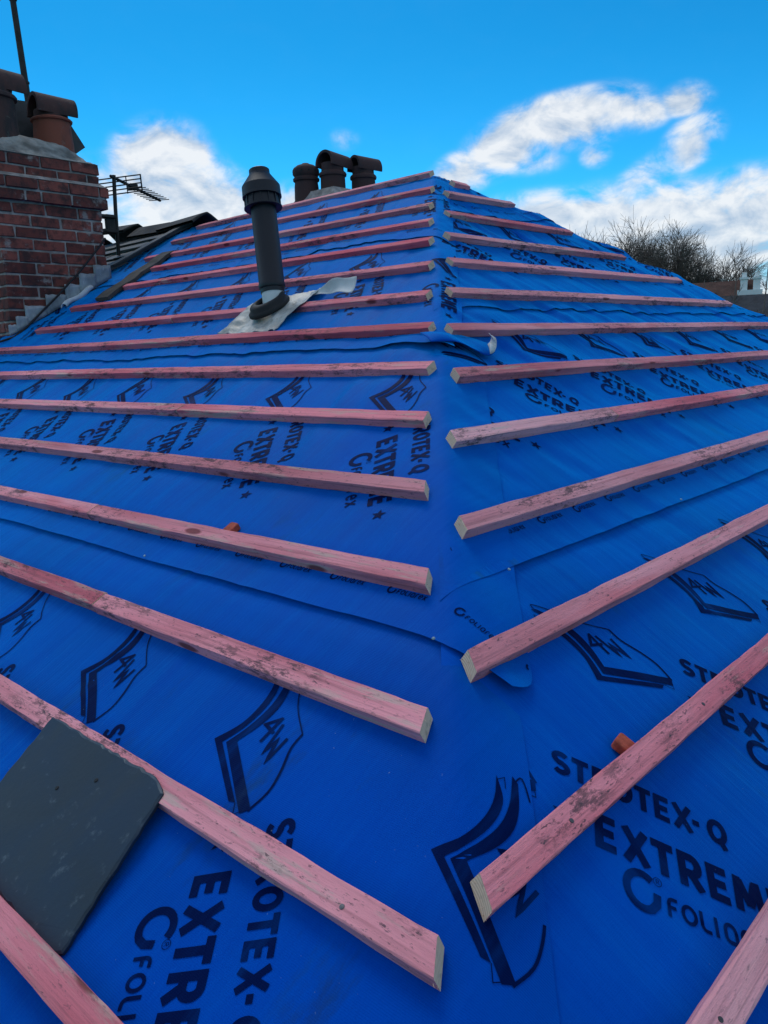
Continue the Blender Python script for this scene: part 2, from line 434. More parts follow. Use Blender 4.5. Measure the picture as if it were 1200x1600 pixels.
roof_cover = thing('roofing_membrane', 'bright blue breathable roofing membrane with dark printed lettering under the pink battens', 'roof membrane', (0, 0, 0))
def sheet(left, k):
    s0 = (L0S if left else R0S)+k*PITCH
    s1 = s0+PITCH+.10
    if left and k == 3: s1 = APZ/SL+.02
    if not left and k == 3: s1 = APZ/SR-.004
    near = k <= 0
    rows = np.concatenate([s0+np.array([0, .004, .010, .018]), np.arange(s0+.03, s1-.006, .0135 if k < 2 else .016), [s1]])
    if left:
        q = spaced(5.35, .011, .032, 1.006)
        S = rows[:, None]+0*q[None]
        uh = -(rows*SL/TR_)
        T = (uh+wend(k, rows))[:, None]-q[None]
        if k == 3: T = np.minimum(T, (uh+.11)[:, None])
    else:
        q = np.linspace(0, 1, 330)**1.25
        S = rows[:, None]+0*q[None]
        xh = rows*SR/TL_-.02
        xf = APX+(APZ-rows*SR)/TF_+.16
        T = xh[:, None]+(xf-xh)[:, None]*q[None]
    P = surf(left, k, T, S)
    nr, nc = T.shape
    idx = np.arange(nr*nc).reshape(nr, nc)
    if left: F = np.stack([idx[:-1, 1:], idx[:-1, :-1], idx[1:, :-1], idx[1:, 1:]], -1).reshape(-1, 4)
    else: F = np.stack([idx[:-1, :-1], idx[:-1, 1:], idx[1:, 1:], idx[1:, :-1]], -1).reshape(-1, 4)
    me = bpy.data.meshes.new('membrane_sheet')
    me.vertices.add(nr*nc); me.vertices.foreach_set('co', P.reshape(-1).astype(np.float32))
    me.loops.add(F.size); me.loops.foreach_set('vertex_index', F.ravel().astype(np.int32))
    me.polygons.add(len(F)); me.polygons.foreach_set('loop_start', np.arange(0, F.size, 4, dtype=np.int32))
    me.polygons.foreach_set('loop_total', np.full(len(F), 4, np.int32))
    me.polygons.foreach_set('use_smooth', np.ones(len(F), bool))
    me.update(calc_edges=True); me.validate()
    set_uv(me, np.stack([T.ravel()+k*3.1+(0 if left else 17), S.ravel()], -1))
    return link('membrane_sheet', me, roof_cover, M_MEM)

# ------------------------------------------------------------------ printing: strokes turned into ribbons
def arc(cx, cy, rx, ry, a0, a1, n=10):
    return [(cx+rx*math.cos(R_(a0+(a1-a0)*i/n)), cy+ry*math.sin(R_(a0+(a1-a0)*i/n))) for i in range(n+1)]
GL = {  # cap height 1, centred on 0; strokes of the block letters
 'S': [arc(0, .21, .27, .20, 35, 270, 10)+arc(0, -.21, .27, .20, 90, -145, 10)],
 'T': [[(-.34, .40), (.34, .40)], [(0, .31), (0, -.5)]],
 'R': [[(-.24, -.5), (-.24, .41), (.06, .41)]+arc(.06, .17, .20, .24, 80, -90, 8)+[(-.15, -.07)], [(.02, -.10), (.30, -.5)]],
 'O': [arc(0, 0, .30, .40, 90, 450, 22)],
 'E': [[(.28, .41), (-.22, .41), (-.22, -.41), (.28, -.41)], [(-.13, 0), (.22, 0)]],
 'X': [[(-.31, .5), (.31, -.5)], [(.31, .5), (-.31, -.5)]],
 '-': [[(-.14, 0), (.14, 0)]],
 'Q': [arc(0, .02, .30, .38, 90, 450, 22), [(.05, -.22), (.27, -.62)]],
 'M': [[(-.36, -.5), (-.29, .5)], [(.36, -.5), (.29, .5)], [(-.25, .42), (0, -.28)], [(.25, .42), (0, -.28)]],
}
GF = {  # the thin rounded letters of the maker's line
 'F': [[(-.2, -.5), (-.2, .15)]+arc(.05, .15, .25, .28, 180, 90, 6)+[(.3, .43)], [(-.13, 0), (.2, 0)]],
 'O': [arc(0, 0, .36, .42, 90, 450, 20)],
 'L': [[(-.22, .5), (-.22, -.15)]+arc(.03, -.15, .25, .28, 180, 270, 6)+[(.28, -.43)]],
 'I': [[(0, .5), (0, -.5)]],
 'A': [[(.3, -.5), (.3, .1)]+arc(0, .1, .3, .34, 0, 180, 10)+[(-.3, -.1)]+arc(-.05, -.2, .25, .25, 180, 270, 6)+[(.22, -.45)]],
 'R': [[(-.22, -.5), (-.22, .1)]+arc(.05, .1, .27, .34, 180, 70, 8)],
 'E': [arc(.0, 0, .30, .42, -40, -320, 16)+[(.27, .02), (-.2, .02)]],
 'X': [[(-.3, .45), (.3, -.45)], [(.3, .45), (-.3, -.45)]],
}
SWOOSH = [arc(.0, .0, .40, .42, 52, 300, 18)+[(.34, -.20), (.37, .06)]]
def resample(pts, step):
    out = [pts[0]]
    for a, b in zip(pts, pts[1:]):
        L = math.hypot(b[0]-a[0], b[1]-a[1]); n = max(1, int(math.ceil(L/step)))
        out += [(a[0]+(b[0]-a[0])*i/n, a[1]+(b[1]-a[1])*i/n) for i in range(1, n+1)]
    return out
class Ink:
    def __init__(s): s.P = []; s.Q = []; s.Z = []
    def strip(s, A, B, lvl=0):
        b = len(s.P)
        for p, q in zip(A, B): s.P += [p, q]; s.Z += [lvl, lvl]
        s.Q += [(b+2*i, b+2*i+1, b+2*i+3, b+2*i+2) for i in range(len(A)-1)]
    def stroke(s, pts, w, step=.012, lvl=0):
        closed = math.hypot(pts[0][0]-pts[-1][0], pts[0][1]-pts[-1][1]) < 1e-6
        pts = resample(pts, step)
        A = []; B = []; n = len(pts)
        for i, p in enumerate(pts):
            pa = pts[i-1] if i > 0 else (pts[-2] if closed else None)
            pb = pts[i+1] if i < n-1 else (pts[1] if closed else None)
            ds = []
            for q0, q1 in ((pa, p), (p, pb)):
                if q0 is not None and q1 is not None:
                    L = math.hypot(q1[0]-q0[0], q1[1]-q0[1])
                    if L > 1e-9: ds.append(((q1[0]-q0[0])/L, (q1[1]-q0[1])/L))
            if len(ds) == 2:
                tx, ty = ds[0][0]+ds[1][0], ds[0][1]+ds[1][1]; L = math.hypot(tx, ty) or 1
                tx, ty = tx/L, ty/L; k = 1/max(.45, tx*ds[0][0]+ty*ds[0][1])
            else: (tx, ty), k = ds[0], 1
            A.append((p[0]-ty*w/2*k, p[1]+tx*w/2*k)); B.append((p[0]+ty*w/2*k, p[1]-tx*w/2*k))
        s.strip(A, B, lvl)
    def band(s, A, B, n, lvl=0):
        def rs(P):
            L = [0]
            for a, b in zip(P, P[1:]): L.append(L[-1]+math.hypot(b[0]-a[0], b[1]-a[1]))
            x = np.linspace(0, L[-1], n)
            return list(zip(np.interp(x, L, [p[0] for p in P]), np.interp(x, L, [p[1] for p in P])))
        s.strip(rs(A), rs(B), lvl)
    def word(s, font, glyphs, x0, pitch, y, cap, w, wx=1.0):
        for i, ch in enumerate(glyphs):
            x = x0+(pitch[i] if isinstance(pitch, (list, tuple)) else pitch*i)
            for j, st in enumerate(font.get(ch, [])):
                s.stroke([(x+px*cap*wx, y+py*cap) for px, py in st], w, .012, j)
    def star(s, x, y, r):
        P = [(x+(r if i % 2 == 0 else r*.42)*math.sin(pi*i/5), y+(r if i % 2 == 0 else r*.42)*math.cos(pi*i/5)) for i in range(11)]
        s.strip(P, [(x, y)]*11)
E1 = (math.cos(R_(-55)), math.sin(R_(-55))); E2 = (-E1[1], E1[0])
def smooth_pts(P, n=6):
    out = []
    for i in range(len(P)-1):
        p0 = P[max(i-1, 0)]; p1 = P[i]; p2 = P[i+1]; p3 = P[min(i+2, len(P)-1)]
        for j in range(n):
            t = j/n
            out.append(tuple(.5*((2*p1[c])+(-p0[c]+p2[c])*t+(2*p0[c]-5*p1[c]+4*p2[c]-p3[c])*t*t+(-p0[c]+3*p1[c]-3*p2[c]+p3[c])*t**3) for c in (0, 1)))
    return out+[P[-1]]
def unit_ink():
    t = Ink()
    t.word(GL, 'STROTEX-Q', -.066, [0, .030, .062, .096, .128, .158, .190, .211, .244], .087, .041, .0088, .92)
    t.star(-.062, .001, .0175)
    t.word(GL, 'EXTREME', 0, [0, .043, .083, .123, .165, .209, .256], 0, .052, .0118, .92)
    t.star(.312, .001, .0175)
    for st in SWOOSH: t.stroke([(.047+px*.056, -.063+py*.058) for px, py in st], .0105)
    t.stroke([(.070+.006*math.cos(a*pi/8), -.041+.006*math.sin(a*pi/8)) for a in range(17)], .0009)
    for st in [[(-.25, -.4), (-.25, .4), (.1, .4), (.22, .2), (.1, 0), (-.2, 0)], [(.0, 0), (.28, -.4)]]: t.stroke([(.070+a*.008, -.041+b*.008) for a, b in st], .0008)
    t.word(GF, 'FOLIAREX', .088, [0, .0235, .046, .061, .081, .103, .124, .148], -.069, .027, .0048, .92)
    # to the cloth's frame, relative to the shield's corner
    t.P = [(.195+E1[0]*x+E2[0]*y, -.172+E1[1]*x+E2[1]*y) for x, y in t.P]
    d = Ink()
    oo = smooth_pts([(0, 0), (.024, .040), (.029, .080), (.022, .115), (.006, .146)])
    oi = smooth_pts([(.019, .001), (.036, .038), (.042, .080), (.034, .118), (.013, .140)])
    d.band(oo, oi, 18); d.band([(0, 0), (.118, -.071)], [(.019, .001), (.130, -.068)], 14)
    io = smooth_pts([(.027, .003), (.043, .042), (.049, .085), (.041, .125), (.022, .164)])
    ii = smooth_pts([(.045, .012), (.061, .050), (.066, .088), (.056, .124), (.034, .160)])
    d.band(io, ii, 18); d.band([(.027, .003), (.150, -.078)], [(.045, .012), (.163, -.066)], 16)
    for P, w in ((smooth_pts([(.030, .158), (.034, .172), (.064, .145), (.098, .102), (.146, .064)], 4), .0024),
                 (smooth_pts([(.146, .064), (.147, .036), (.161, .000), (.168, -.034), (.160, -.070)], 4), .0040),
                 ([(.010, .140), (.016, .152), (.026, .138)], .0012), ([(.130, -.068), (.142, -.084), (.150, -.075)], .0012)):
        d.stroke(P, w, .012, 1)
    d.stroke([(.090, .074), (.069, .055), (.096, .047)], .0058, .01, 0); d.stroke([(.090, .076), (.086, .026)], .0058, .01, 1)
    d.stroke([(.100, .066), (.107, .014), (.113, .040), (.124, .003), (.128, .048)], .0058, .01, 0)
    global SHIELD
    SHIELD = d
    b = len(t.P); t.P += d.P; t.Z += d.Z; t.Q += [tuple(i+b for i in q) for q in d.Q]
    return t
def mini_ink():
    t = Ink()
    for st in SWOOSH: t.stroke([(.006+px*.021, py*.021) for px, py in st], .0036, .01)
    t.word(GF, 'FOLIAREX', .022, [0, .0095, .0185, .0245, .032, .041, .049, .058], -.002, .0115, .0018, .85)
    return t
UNIT, MINI = unit_ink(), mini_ink()
PH_L = {0: -.730, 1: -1.205, 2: -1.700, 3: -2.05}
PH_R = {0: .777, 1: 1.839, 2: 1.70, 3: 2.15}
def prints(left, k, parent):
    s0 = (L0S if left else R0S)+k*PITCH; s1 = s0+PITCH-.005
    top = APZ/(SL if left else SR)
    if k == 3: s1 = top-.02
    Ps = []; Qs = []; Zs = []
    def put(ink, t0, sc):
        P = np.array(ink.P)+np.array([t0, sc]); b = sum(len(p) for p in Ps)
        Ps.append(P); Zs.append(np.array(ink.Z, float)); Qs.append(np.array(ink.Q)+b)
    ph = (PH_L if left else PH_R)[k]
    rng = range(-13, 4) if left else range(-8, 14)
    for i in rng:
        t0 = ph+.435*i; be = (t0+.195)*pL[0]+(s0+.52)*pL[1]
        if not left and k == 0 and t0 < .3: continue
        put(SHIELD if left and k < 2 and be > .02 else UNIT, t0, s0+(.690 if left else .728))
    ph2 = -.799 if left else 1.062
    for i in (range(-29, 12) if left else range(-9, 28)): put(MINI, ph2+.145*i+k*.05*(k > 1), s0+.080)
    P = np.concatenate(Ps); Z = np.concatenate(Zs); Q = np.concatenate(Qs)
    t, s = P[:, 0], P[:, 1]
    b = (t*pL[0]+s*pL[1]) if left else (t*pR[0]+s*pR[1])
    if left:
        uh = -(s*SL/TR_)
        ok = (t < uh+wend(k, s)-.004) & (t > -5.0)
    else:
        xf = APX+(APZ-s*SR)/TF_+.10
        ok = (b > .004) & (t < xf)
    ok &= (s > s0+.004) & (s < s1)
    Q = Q[ok[Q].all(1)]
    used = np.unique(Q); rem = np.full(len(P), -1); rem[used] = np.arange(len(used)); Q = rem[Q]
    t, s, Z = t[used], s[used], Z[used]
    dist = np.hypot(np.hypot(*((lpos if left else rpos)(t, s)[:2]))+.4, 0)
    X = surf(left, k, t, s, .0007+.00035*dist+Z*.00012)
    me = bpy.data.meshes.new('printed_lettering'); me.from_pydata(X.tolist(), [], Q.tolist())
    # degenerate star corners and winding: face all ink up the roof
    bm = bmesh.new(); bm.from_mesh(me)
    up = Vector((-.4, -.4, .8))
    bad = []
    for f in bm.faces:
        f.normal_update(); f.smooth = True
        if f.normal.dot(up) < 0: bad.append(f)
    bmesh.ops.reverse_faces(bm, faces=bad); bm.to_mesh(me); bm.free()
    set_uv(me, np.stack([t+k*3.1+(0 if left else 17), s], -1))
    return link('printed_lettering', me, parent, M_INK)
for left in (True, False):
    for k in range(4):
        prints(left, k, sheet(left, k))
# pale clout nails through the laps
for p_, n2 in ((LP(.648, .496, .009), (-SL, 0, CL)), (RP(.640, .835, .010), (0, -SR, CR)), (LP(.655, 1.35, .009), (-SL, 0, CL)), (RP(.652, 1.62, .008), (0, -SR, CR))):
    mb = MB(); q_ = Vector(n2).to_track_quat('Z', 'Y').to_matrix().to_4x4(); q_.translation = Vector(p_)
    mb.lathe([(0, -.004), (.0030, -.001), (.0028, .0006), (0, .0012)], 12, q_); mb.build('nail_head', M_LEADP, roof_cover, True)
# white underside showing at the loose corner over the hip
def curl(name, pts, mat, parent):   # pts: grid rows of 3-D points
    nr, nc = len(pts), len(pts[0])
    V = [p for r in pts for p in r]
    F = [(i*nc+j, i*nc+j+1, (i+1)*nc+j+1, (i+1)*nc+j) for i in range(nr-1) for j in range(nc-1)]
    o = mesh(name, V, F, parent, mat, True)
    so = o.modifiers.new('thickness', 'SOLIDIFY'); so.thickness = .0012; so.offset = 0
    return o
def flap_pts(lo, hi, n, m):
    lo, hi = np.array(lo), np.array(hi); out = []
    pl_, ph_ = np.linspace(0, 1, len(lo)), np.linspace(0, 1, len(hi))
    sm = lambda P, q, x: np.array([np.interp(x, q, P[:, c]) for c in range(3)])
    for i in range(n):
        row = []
        for j in range(m):
            f = j/(m-1); g = i/(n-1)
            a = np.mean([sm(lo, pl_, min(max(f+e, 0), 1)) for e in (-.07, -.035, 0, .035, .07)], 0)
            b = sm(hi, ph_, f); w = g**1.3
            p = a*(1-w)+b*w
            row.append(RP(p[1], p[0], p[2]+.012*math.sin(pi*g)*math.sin(f*6+.5)**2))
        out.append(row)
    return out
fo_ = curl('loose_flap', flap_pts([(1.395, 1.405, .016), (1.450, 1.392, .026), (1.500, 1.380, .030), (1.545, 1.350, .020), (1.585, 1.328, .010), (1.625, 1.335, .014), (1.650, 1.362, .030)],
     [(1.43, 1.47, .007), (1.48, 1.475, .007), (1.54, 1.47, .007), (1.60, 1.455, .007), (1.65, 1.43, .007), (1.675, 1.405, .008), (1.680, 1.395, .022)], 9, 26), M_MEM, roof_cover)
set_uv(fo_.data, [(v.co.x, v.co.y) for v in fo_.data.vertices])
curl('curled_corner', flap_pts([(1.600, 1.334, .0145), (1.622, 1.336, .019), (1.640, 1.348, .031), (1.640, 1.362, .042)],
     [(1.628, 1.372, .024), (1.645, 1.378, .028), (1.656, 1.388, .038), (1.648, 1.398, .047)], 5, 9), M_WHITEM, roof_cover)
# torn strip behind the flue with its pale underside turned up
rows = []
for i in range(12):
    f = i/11
    y = 2.105-.245*f
    L = .030+.085*f**1.3
    row = []
    for j in range(8):
        g = j/7; a = g*(1.15+.35*math.sin(f*4))
        row.append(LP(2.048+.012*math.sin(f*5)+L*.80*math.sin(a)*.9, y+.012*g*f, .020+L*.62*(1-math.cos(a))+.010*f+.004*math.sin(f*11+g*3)))
    rows.append(row)
curl('torn_strip', rows, M_WHITEM, roof_cover)
rows = []
for i in range(12):
    f = i/11; s = 2.33+.40*f; y = 4.610+.135*f+.012*math.sin(f*9)
    rows.append([LP(s-.012+.02*math.cos(a), y, .016+.020*math.sin(a)+.006*math.sin(f*13)) for a in [R_(-30+42*j) for j in range(6)]])
curl('turned_up_edge', rows, M_WHITEM, roof_cover)

# ------------------------------------------------------------------ the house under the roof
house = thing('house', 'house whose hipped roof is stripped and covered in blue membrane', 'house', (2, 2, -6))
def absmesh(mb, name, mat, parent):
    o = mb.build(name, mat); o.parent = parent; o.matrix_parent_inverse = Matrix.Translation(-Vector(parent.location)); return o
mb = MB(); e = -.62; dz = .05
xe, ye, xf2 = e/TL_, e/TR_, APX+(APZ-e)/TF_
mb.add([(xe, ye, e-dz), (xf2, ye, e-dz), (APX, APY, APZ-dz), (xe, 12, e-dz), (xf2, 12, e-dz), (APX, 12, APZ-dz)],
       [(0, 1, 2), (0, 2, 5, 3), (1, 4, 5, 2), (3, 5, 4), (0, 3, 4, 1)])
absmesh(mb, 'roof_deck', M_DECK, house)
mb = MB(); mb.box((xe+.3, ye+.3, -6), (xf2-.3, 11.9, e-dz-.01)); absmesh(mb, 'wall', M_WALLB, house)
# far slope of the same roof
mb = MB()
mb.add([(APX+.02, APY+.02, APZ-.006), (APX+.02, 4.9, APZ-.006), (xf2, 4.9, e), (xf2, ye, e)], [(0, 3, 2, 1)])
bk = absmesh(mb, 'far_slope_membrane', M_MEM, house)
set_uv(bk.data, [(0, 3), (2, 3), (2, 0), (0, 0)])

# ------------------------------------------------------------------ battens
def batten(slope, s0, a0, s1, a1, cut0, cut1, label, w=.040, h=.024, nails=(), tone=None):
    """slope 'L': a is y, running left; slope 'R': a is x. s is the upper edge; cut = how far the lower corner runs past the upper at each end"""
    P = LP if slope == 'L' else RP
    lift = .0015
    A = P(s0, a0, lift); B = P(s1, a1, lift)
    X = Vector(B-A); L = X.length; X.normalize()
    Nn = Vector((-SL, 0, CL)) if slope == 'L' else Vector((0, -SR, CR))
    Y = Nn.cross(X).normalized()
    if (slope == 'L') : up = Vector((CL, 0, SL))
    else: up = Vector((0, CR, SR))
    sg = 1 if Y.dot(up) > 0 else -1
    n = max(4, int(L/.03)); V = []; F = []; fm = []
    ph = random.uniform(0, 99)
    g = .0016
    prof = [(0, 0), (0, h-g), (-g, h), (-w+g, h), (-w, h-g), (-w, 0)]     # across: upper edge at 0, lower at -w
    for i in range(n+1):
        f = i/n
        for j, (py, pz) in enumerate(prof):
            c = (cut0*(1-f)+cut1*f)*(-py/w)
            x = -cut0*(-py/w)*(1-f)+f*L+cut1*(-py/w)*f if False else f*L+(-cut0*(1-f)**8+cut1*f**8)*(-py/w)
            jx = .0013*(float(vn(ph+x*9, j*3.7, 40)))+.0008*(float(vn(ph+x*31, j*3.7, 43))) if 0 < i < n else .0012*random.uniform(-1, 1)
            bow = .0045*float(vn(ph+x*1.1, 1.5, 41))
            dzz = .0007*float(vn(ph+x*14, j*5.1, 42))*(pz > .001)
            V.append((x, sg*(py+jx+bow), pz+dzz))
    m = len(prof)
    for i in range(n):
        for j in range(m):
            q = (i*m+j, i*m+(j+1) % m, (i+1)*m+(j+1) % m, (i+1)*m+j)
            F.append(q if sg < 0 else q[::-1]); fm.append(0)
    F += [tuple(range(m)) if sg > 0 else tuple(range(m))[::-1], tuple(range(n*m, n*m+m))[::-1] if sg > 0 else tuple(range(n*m, n*m+m))]; fm += [1, 1]
    # a few torn fibres at the sawn ends
    for xe_, cu, dr in ((0, -cut0, -1), (L, cut1, 1)):
        for q in range(4):
            py = -w*random.uniform(.1, 1); pz = random.uniform(.004, h); x = xe_+cu*(-py/w)
            d = Vector((dr*random.uniform(.001, .007), sg*random.uniform(-.006, .004), random.uniform(-.003, .004)))
            p = Vector((x-dr*.001, sg*py, pz)); b = len(V)
            V += [tuple(p), tuple(p+Vector((0, .0009, .0006))), tuple(p+d), tuple(p+Vector((0, .0002, -.0009)))]
            F += [(b, b+1, b+2), (b, b+2, b+3), (b, b+3, b+1)]; fm += [1]*3
    o = mesh('roof_batten', V, F, None, (M_BAT, M_END), False, None, fm)
    tv = tone or (random.uniform(.84, 1.06), random.uniform(.86, 1.08) if slope == 'L' else random.uniform(.78, .98)); o.color = (tv[0], tv[1], 1, 1)
    M = Matrix((X, Y, Nn)).transposed().to_4x4(); M.translation = Vector(A); o.matrix_world = M
    tag(o, label, 'batten', 'pink battens nailed across the left slope' if slope == 'L' else 'pink battens nailed across the hip end')
    if nails:
        for x in nails:
            nl = MB(); nl.lathe([(0, 0), (.0034, .0002), (.0032, .0010), (0, .0013)], 10, Matrix.Translation((x, sg*(-w*random.uniform(.35, .65)), h-.0002)))
            nl.build('nail_head', M_STEEL, o)
    return o
def inter(s0, a0, s1, a1, a): return s0+(s1-s0)*(a-a0)/(a1-a0)
# left slope, from the ridge down: upper edge at the hip end (s, y), then the far end
LB = [((3.606, 2.597), (3.585, 4.72), 0, 'topmost pink batten along the ridge of the left slope, starting beside the short stub'),
      ((3.286, 2.362), (3.323, 4.695), .004, 'pink batten next below the topmost ridge batten on the left slope'),
      ((3.007, 2.170), (3.040, 4.639), .004, 'pink batten on the left slope passing behind the cap of the black flue'),
      ((2.770, 2.002), (2.800, 4.232), .004, 'pink batten on the left slope crossing behind the upper half of the black flue pipe'),
      ((2.525, 1.826), (2.541, 4.185), .004, 'pink batten on the left slope crossing behind the middle of the black flue pipe'),
      ((2.259, 1.636), (2.291, 4.415), .004, 'pink batten on the left slope crossing behind the foot of the black flue pipe'),
      ((1.992, 1.455), (2.011, 4.363), .006, 'pink batten on the left slope running under the grey flue flashing'),
      ((1.750, 1.2715), (1.782, 4.46), .006, 'pink batten on the left slope just below the grey flue flashing, above the loose lap'),
      ((1.507, 1.100), (1.510, 4.70), .002, 'pink batten on the left slope directly below the loose lap with the white curled corner'),
      ((1.268, .945), (1.254, 4.70), .013, 'pink batten on the left slope with mitre end, crossing the upper row of 4W shields'),
      ((1.016, .770), (.990, 4.70), .025, 'pink batten on the left slope lying over the small upper EXTREME lettering, sharply mitred'),
      ((.776, .592), (.740, 4.70), .022, 'pink batten on the left slope with an orange wedge tucked behind it'),
      ((.5205, .408), (.517, 4.70), .015, 'pink batten with black smudges on the left slope, directly below the long membrane lap'),
      ((.266, .2124), (.270, 4.70), .022, 'long pink batten on the left slope carrying the upper edge of the loose slate'),
      ((.0152, -.05), (.019, 4.70), .020, 'pink batten at the bottom left corner, with the lower edge of the slate against it')]
JOINT = {2: 3.30, 6: 2.95, 9: 1.95, 11: 1.72, 12: 1.30}
for i, ((s0, y0), (s1, y1), cut, lab) in enumerate(LB):
    # the lower corner at the hip runs towards the hip: lower y
    if i in JOINT:
        yj = JOINT[i]; sj = inter(s0, y0, s1, y1, yj)
        batten('L', s0, y0, sj, yj-.002, cut, 0, lab)
        batten('L', sj+.0015, yj+.002, s1+.001, y1, 0, 0, 'further batten length joined to the '+
               {2: 'batten behind the flue cap', 6: 'batten under the flue flashing', 9: 'batten over the upper 4W shields',
                11: 'batten with the orange wedge', 12: 'black-smudged batten below the lap'}[i])
    else:
        batten('L', s0, y0, s1, y1, cut, 0, lab, nails=(.12, .56) if i > 12 else ())
def xfar(s): return APX+(APZ-s*SR)/TF_
RB = [((2.985, 3.215), (2.975, 3.335), 0, 'short stub of pink batten at the very top of the hip end'),
      ((2.778, 2.936), (2.815, 3.560), 0, 'shorter greyish batten just below the stub at the top of the hip end'),
      ((2.4945, 2.631), (2.512, 3.741), 0, 'greyish pink batten on the hip end, third row down counting the stub'),
      ((2.2287, 2.346), (2.250, 3.929), .002, 'dark pink batten with a split pale end, fourth row down on the hip end'),
      ((1.974, 2.085), (2.015, 4.211), .004, 'pink batten on the hip end beside the lettering wrapped over the hip'),
      ((1.733, 1.8213), (1.764, 4.405), .010, 'pink batten on the hip end ending at the skyline near the bare trees'),
      ((1.493, 1.565), (1.524, 4.80), .012, 'pink batten on the hip end just above the white curled membrane corner'),
      ((1.262, 1.343), (1.245, 5.02), .016, 'pink batten on the hip end just below the white curled membrane corner'),
      ((1.021, 1.0666), (1.009, 5.25), .020, 'pale grey weathered batten on the hip end, joined to a redder length'),
      ((.781, .832), (.779, 5.5), .020, 'clean pink batten with red knots on the hip end, above a membrane lap'),
      ((.528, .570), (.533, 5.75), .022, 'pink batten on the hip end pinning the rounded blue membrane flap'),
      ((.276, .309), (.281, 6.0), .022, 'mould-flecked pink batten on the hip end with an orange wedge behind it'),
      ((.0262, .03), (.0235, 6.2), .022, 'black-edged batten at the bottom right corner of the hip end')]
for i, ((s0, x0), (s1, x1), cut, lab) in enumerate(RB):
    if i == 8:
        xj = 1.80; sj = inter(s0, x0, s1, x1, xj)
        batten('R', s0, x0, sj, xj-.002, cut, 0, lab, tone=(.98, .74))
        batten('R', sj-.001, xj+.002, s1, x1, 0, 0, 'redder length of batten joined to the pale grey one on the hip end', tone=(.98, .98))
    else:
        batten('R', s0, x0, s1, x1, cut, 0, lab, h=.030 if i == 12 else .024, nails={11: (.17, .60), 12: (.40,)}.get(i, ()))

# ------------------------------------------------------------------ small things on the membrane
def wedge(P, n, x, label):
    mb = MB()
    mb.prism([(-.014, -.02), (.013, -.02), (.0145, .008), (.0125, .0125), (-.010, .0135), (-.014, .010)], 0, .015)
    o = mb.build('wedge', M_CHIP); M = Matrix((x, n.cross(x), n)).transposed().to_4x4(); M.translation = P; o.matrix_world = M
    bevel(o, .002); tag(o, label, 'wedge', 'orange wedges behind the battens')
wedge(Vector(LP(.790, 1.172, .003)), Vector((-SL, 0, CL)), Vector((0, -1, 0)), 'small orange wedge behind the batten on the left slope')
wedge(Vector(RP(.288, .690, .004)), Vector((0, -SR, CR)), Vector((.97, .2*CR, .2*SR)).normalized(), 'orange-red wedge behind the batten on the hip end, above the big lettering')

# the loose slate
def slate():
    T = [LP(.2505, 1.062, .0295), LP(.2545, .738, .0295), LP(.2400, .698, .0285), LP(.020, .655, .0065), LP(.012, .668, .0060), LP(.020, 1.03, .0065)]
    T = [Vector(t) for t in T]; out = []
    for i, (a, b) in enumerate(zip(T, T[1:]+T[:1])):
        n = max(1, int((b-a).length/.012))
        for j in range(n):
            p = a.lerp(b, j/n); jt = .0017 if j else .0006
            d = (b-a).normalized(); q = d.cross(Vector((-SL, 0, CL)))
            out.append(p+q*random.uniform(-jt, jt))
    nn = (T[1]-T[0]).cross(T[3]-T[0]).normalized()
    if nn.z < 0: nn = -nn
    c = sum(out, Vector())/len(out); n = len(out)
    inn = [p+(c-p).normalized()*random.uniform(.0025, .006)+nn*.0018 for p in out]
    V = out+inn+[p-nn*.005 for p in out]
    F = []
    for i in range(n):
        k = (i+1) % n
        F += [(i, k, n+k, n+i), (2*n+i, 2*n+k, k, i)]
    F += [tuple(range(n, 2*n)), tuple(range(3*n-1, 2*n-1, -1))]
    o = mesh('slate', V, F, None, M_SLATE1, False, tuple(c))
    bm = bmesh.new(); bm.from_mesh(o.data); bmesh.ops.recalc_face_normals(bm, faces=bm.faces); bm.to_mesh(o.data); bm.free()
    for s_, y_ in ((.165, .905), (.205, .84)):
        hb = MB(); hb.lathe([(0, .0005), (.0028, .0005), (.0036, 0), (.0036, -.001)], 10)
        h_ = hb.build('nail_hole', M_RUB, o); fr = (.2505-s_)/.23
        q_ = nn.to_track_quat('Z', 'Y').to_matrix().to_4x4(); q_.translation = Vector(LP(s_, y_, .0295*(1-fr)+.0065*fr+.0024))-c; h_.matrix_local = q_
    tag(o, 'single dark grey roofing slate with a chipped corner leaning on a pink batten', 'slate')
slate()
# offcut of weathered board lying on the membrane by the verge
mb = MB()
A, B, Cc, D = LP(3.048, 4.476), LP(2.362, 4.279), LP(2.364, 4.133), LP(3.042, 4.332)
nv = Vector((-SL, 0, CL))
pts = []
for (p, q) in ((A, B), (D, Cc)):
    pts.append([Vector(p).lerp(Vector(q), t/8)+nv*(.030+.004*math.sin(t*2.1))+Vector((0, random.uniform(-.005, .005), 0)) for t in range(9)])
V = pts[0]+pts[1]+[p-nv*.020 for p in pts[0]]+[p-nv*.020 for p in pts[1]]
F = []
for t in range(8):
    F += [(t, t+1, 9+t+1, 9+t), (18+t+1, 18+t, 27+t, 27+t+1), (t+1, t, 18+t, 18+t+1), (9+t, 9+t+1, 27+t+1, 27+t)]
F += [(0, 9, 27, 18), (8, 26, 35, 17)]
o = mesh('board', V, F, None, M_BOARD, False, tuple(sum(V, Vector())/len(V)))
bm = bmesh.new(); bm.from_mesh(o.data); bmesh.ops.recalc_face_normals(bm, faces=bm.faces); bm.to_mesh(o.data); bm.free()
tag(o, 'weathered dark board lying down the slope between the batten ends and old slates', 'board')

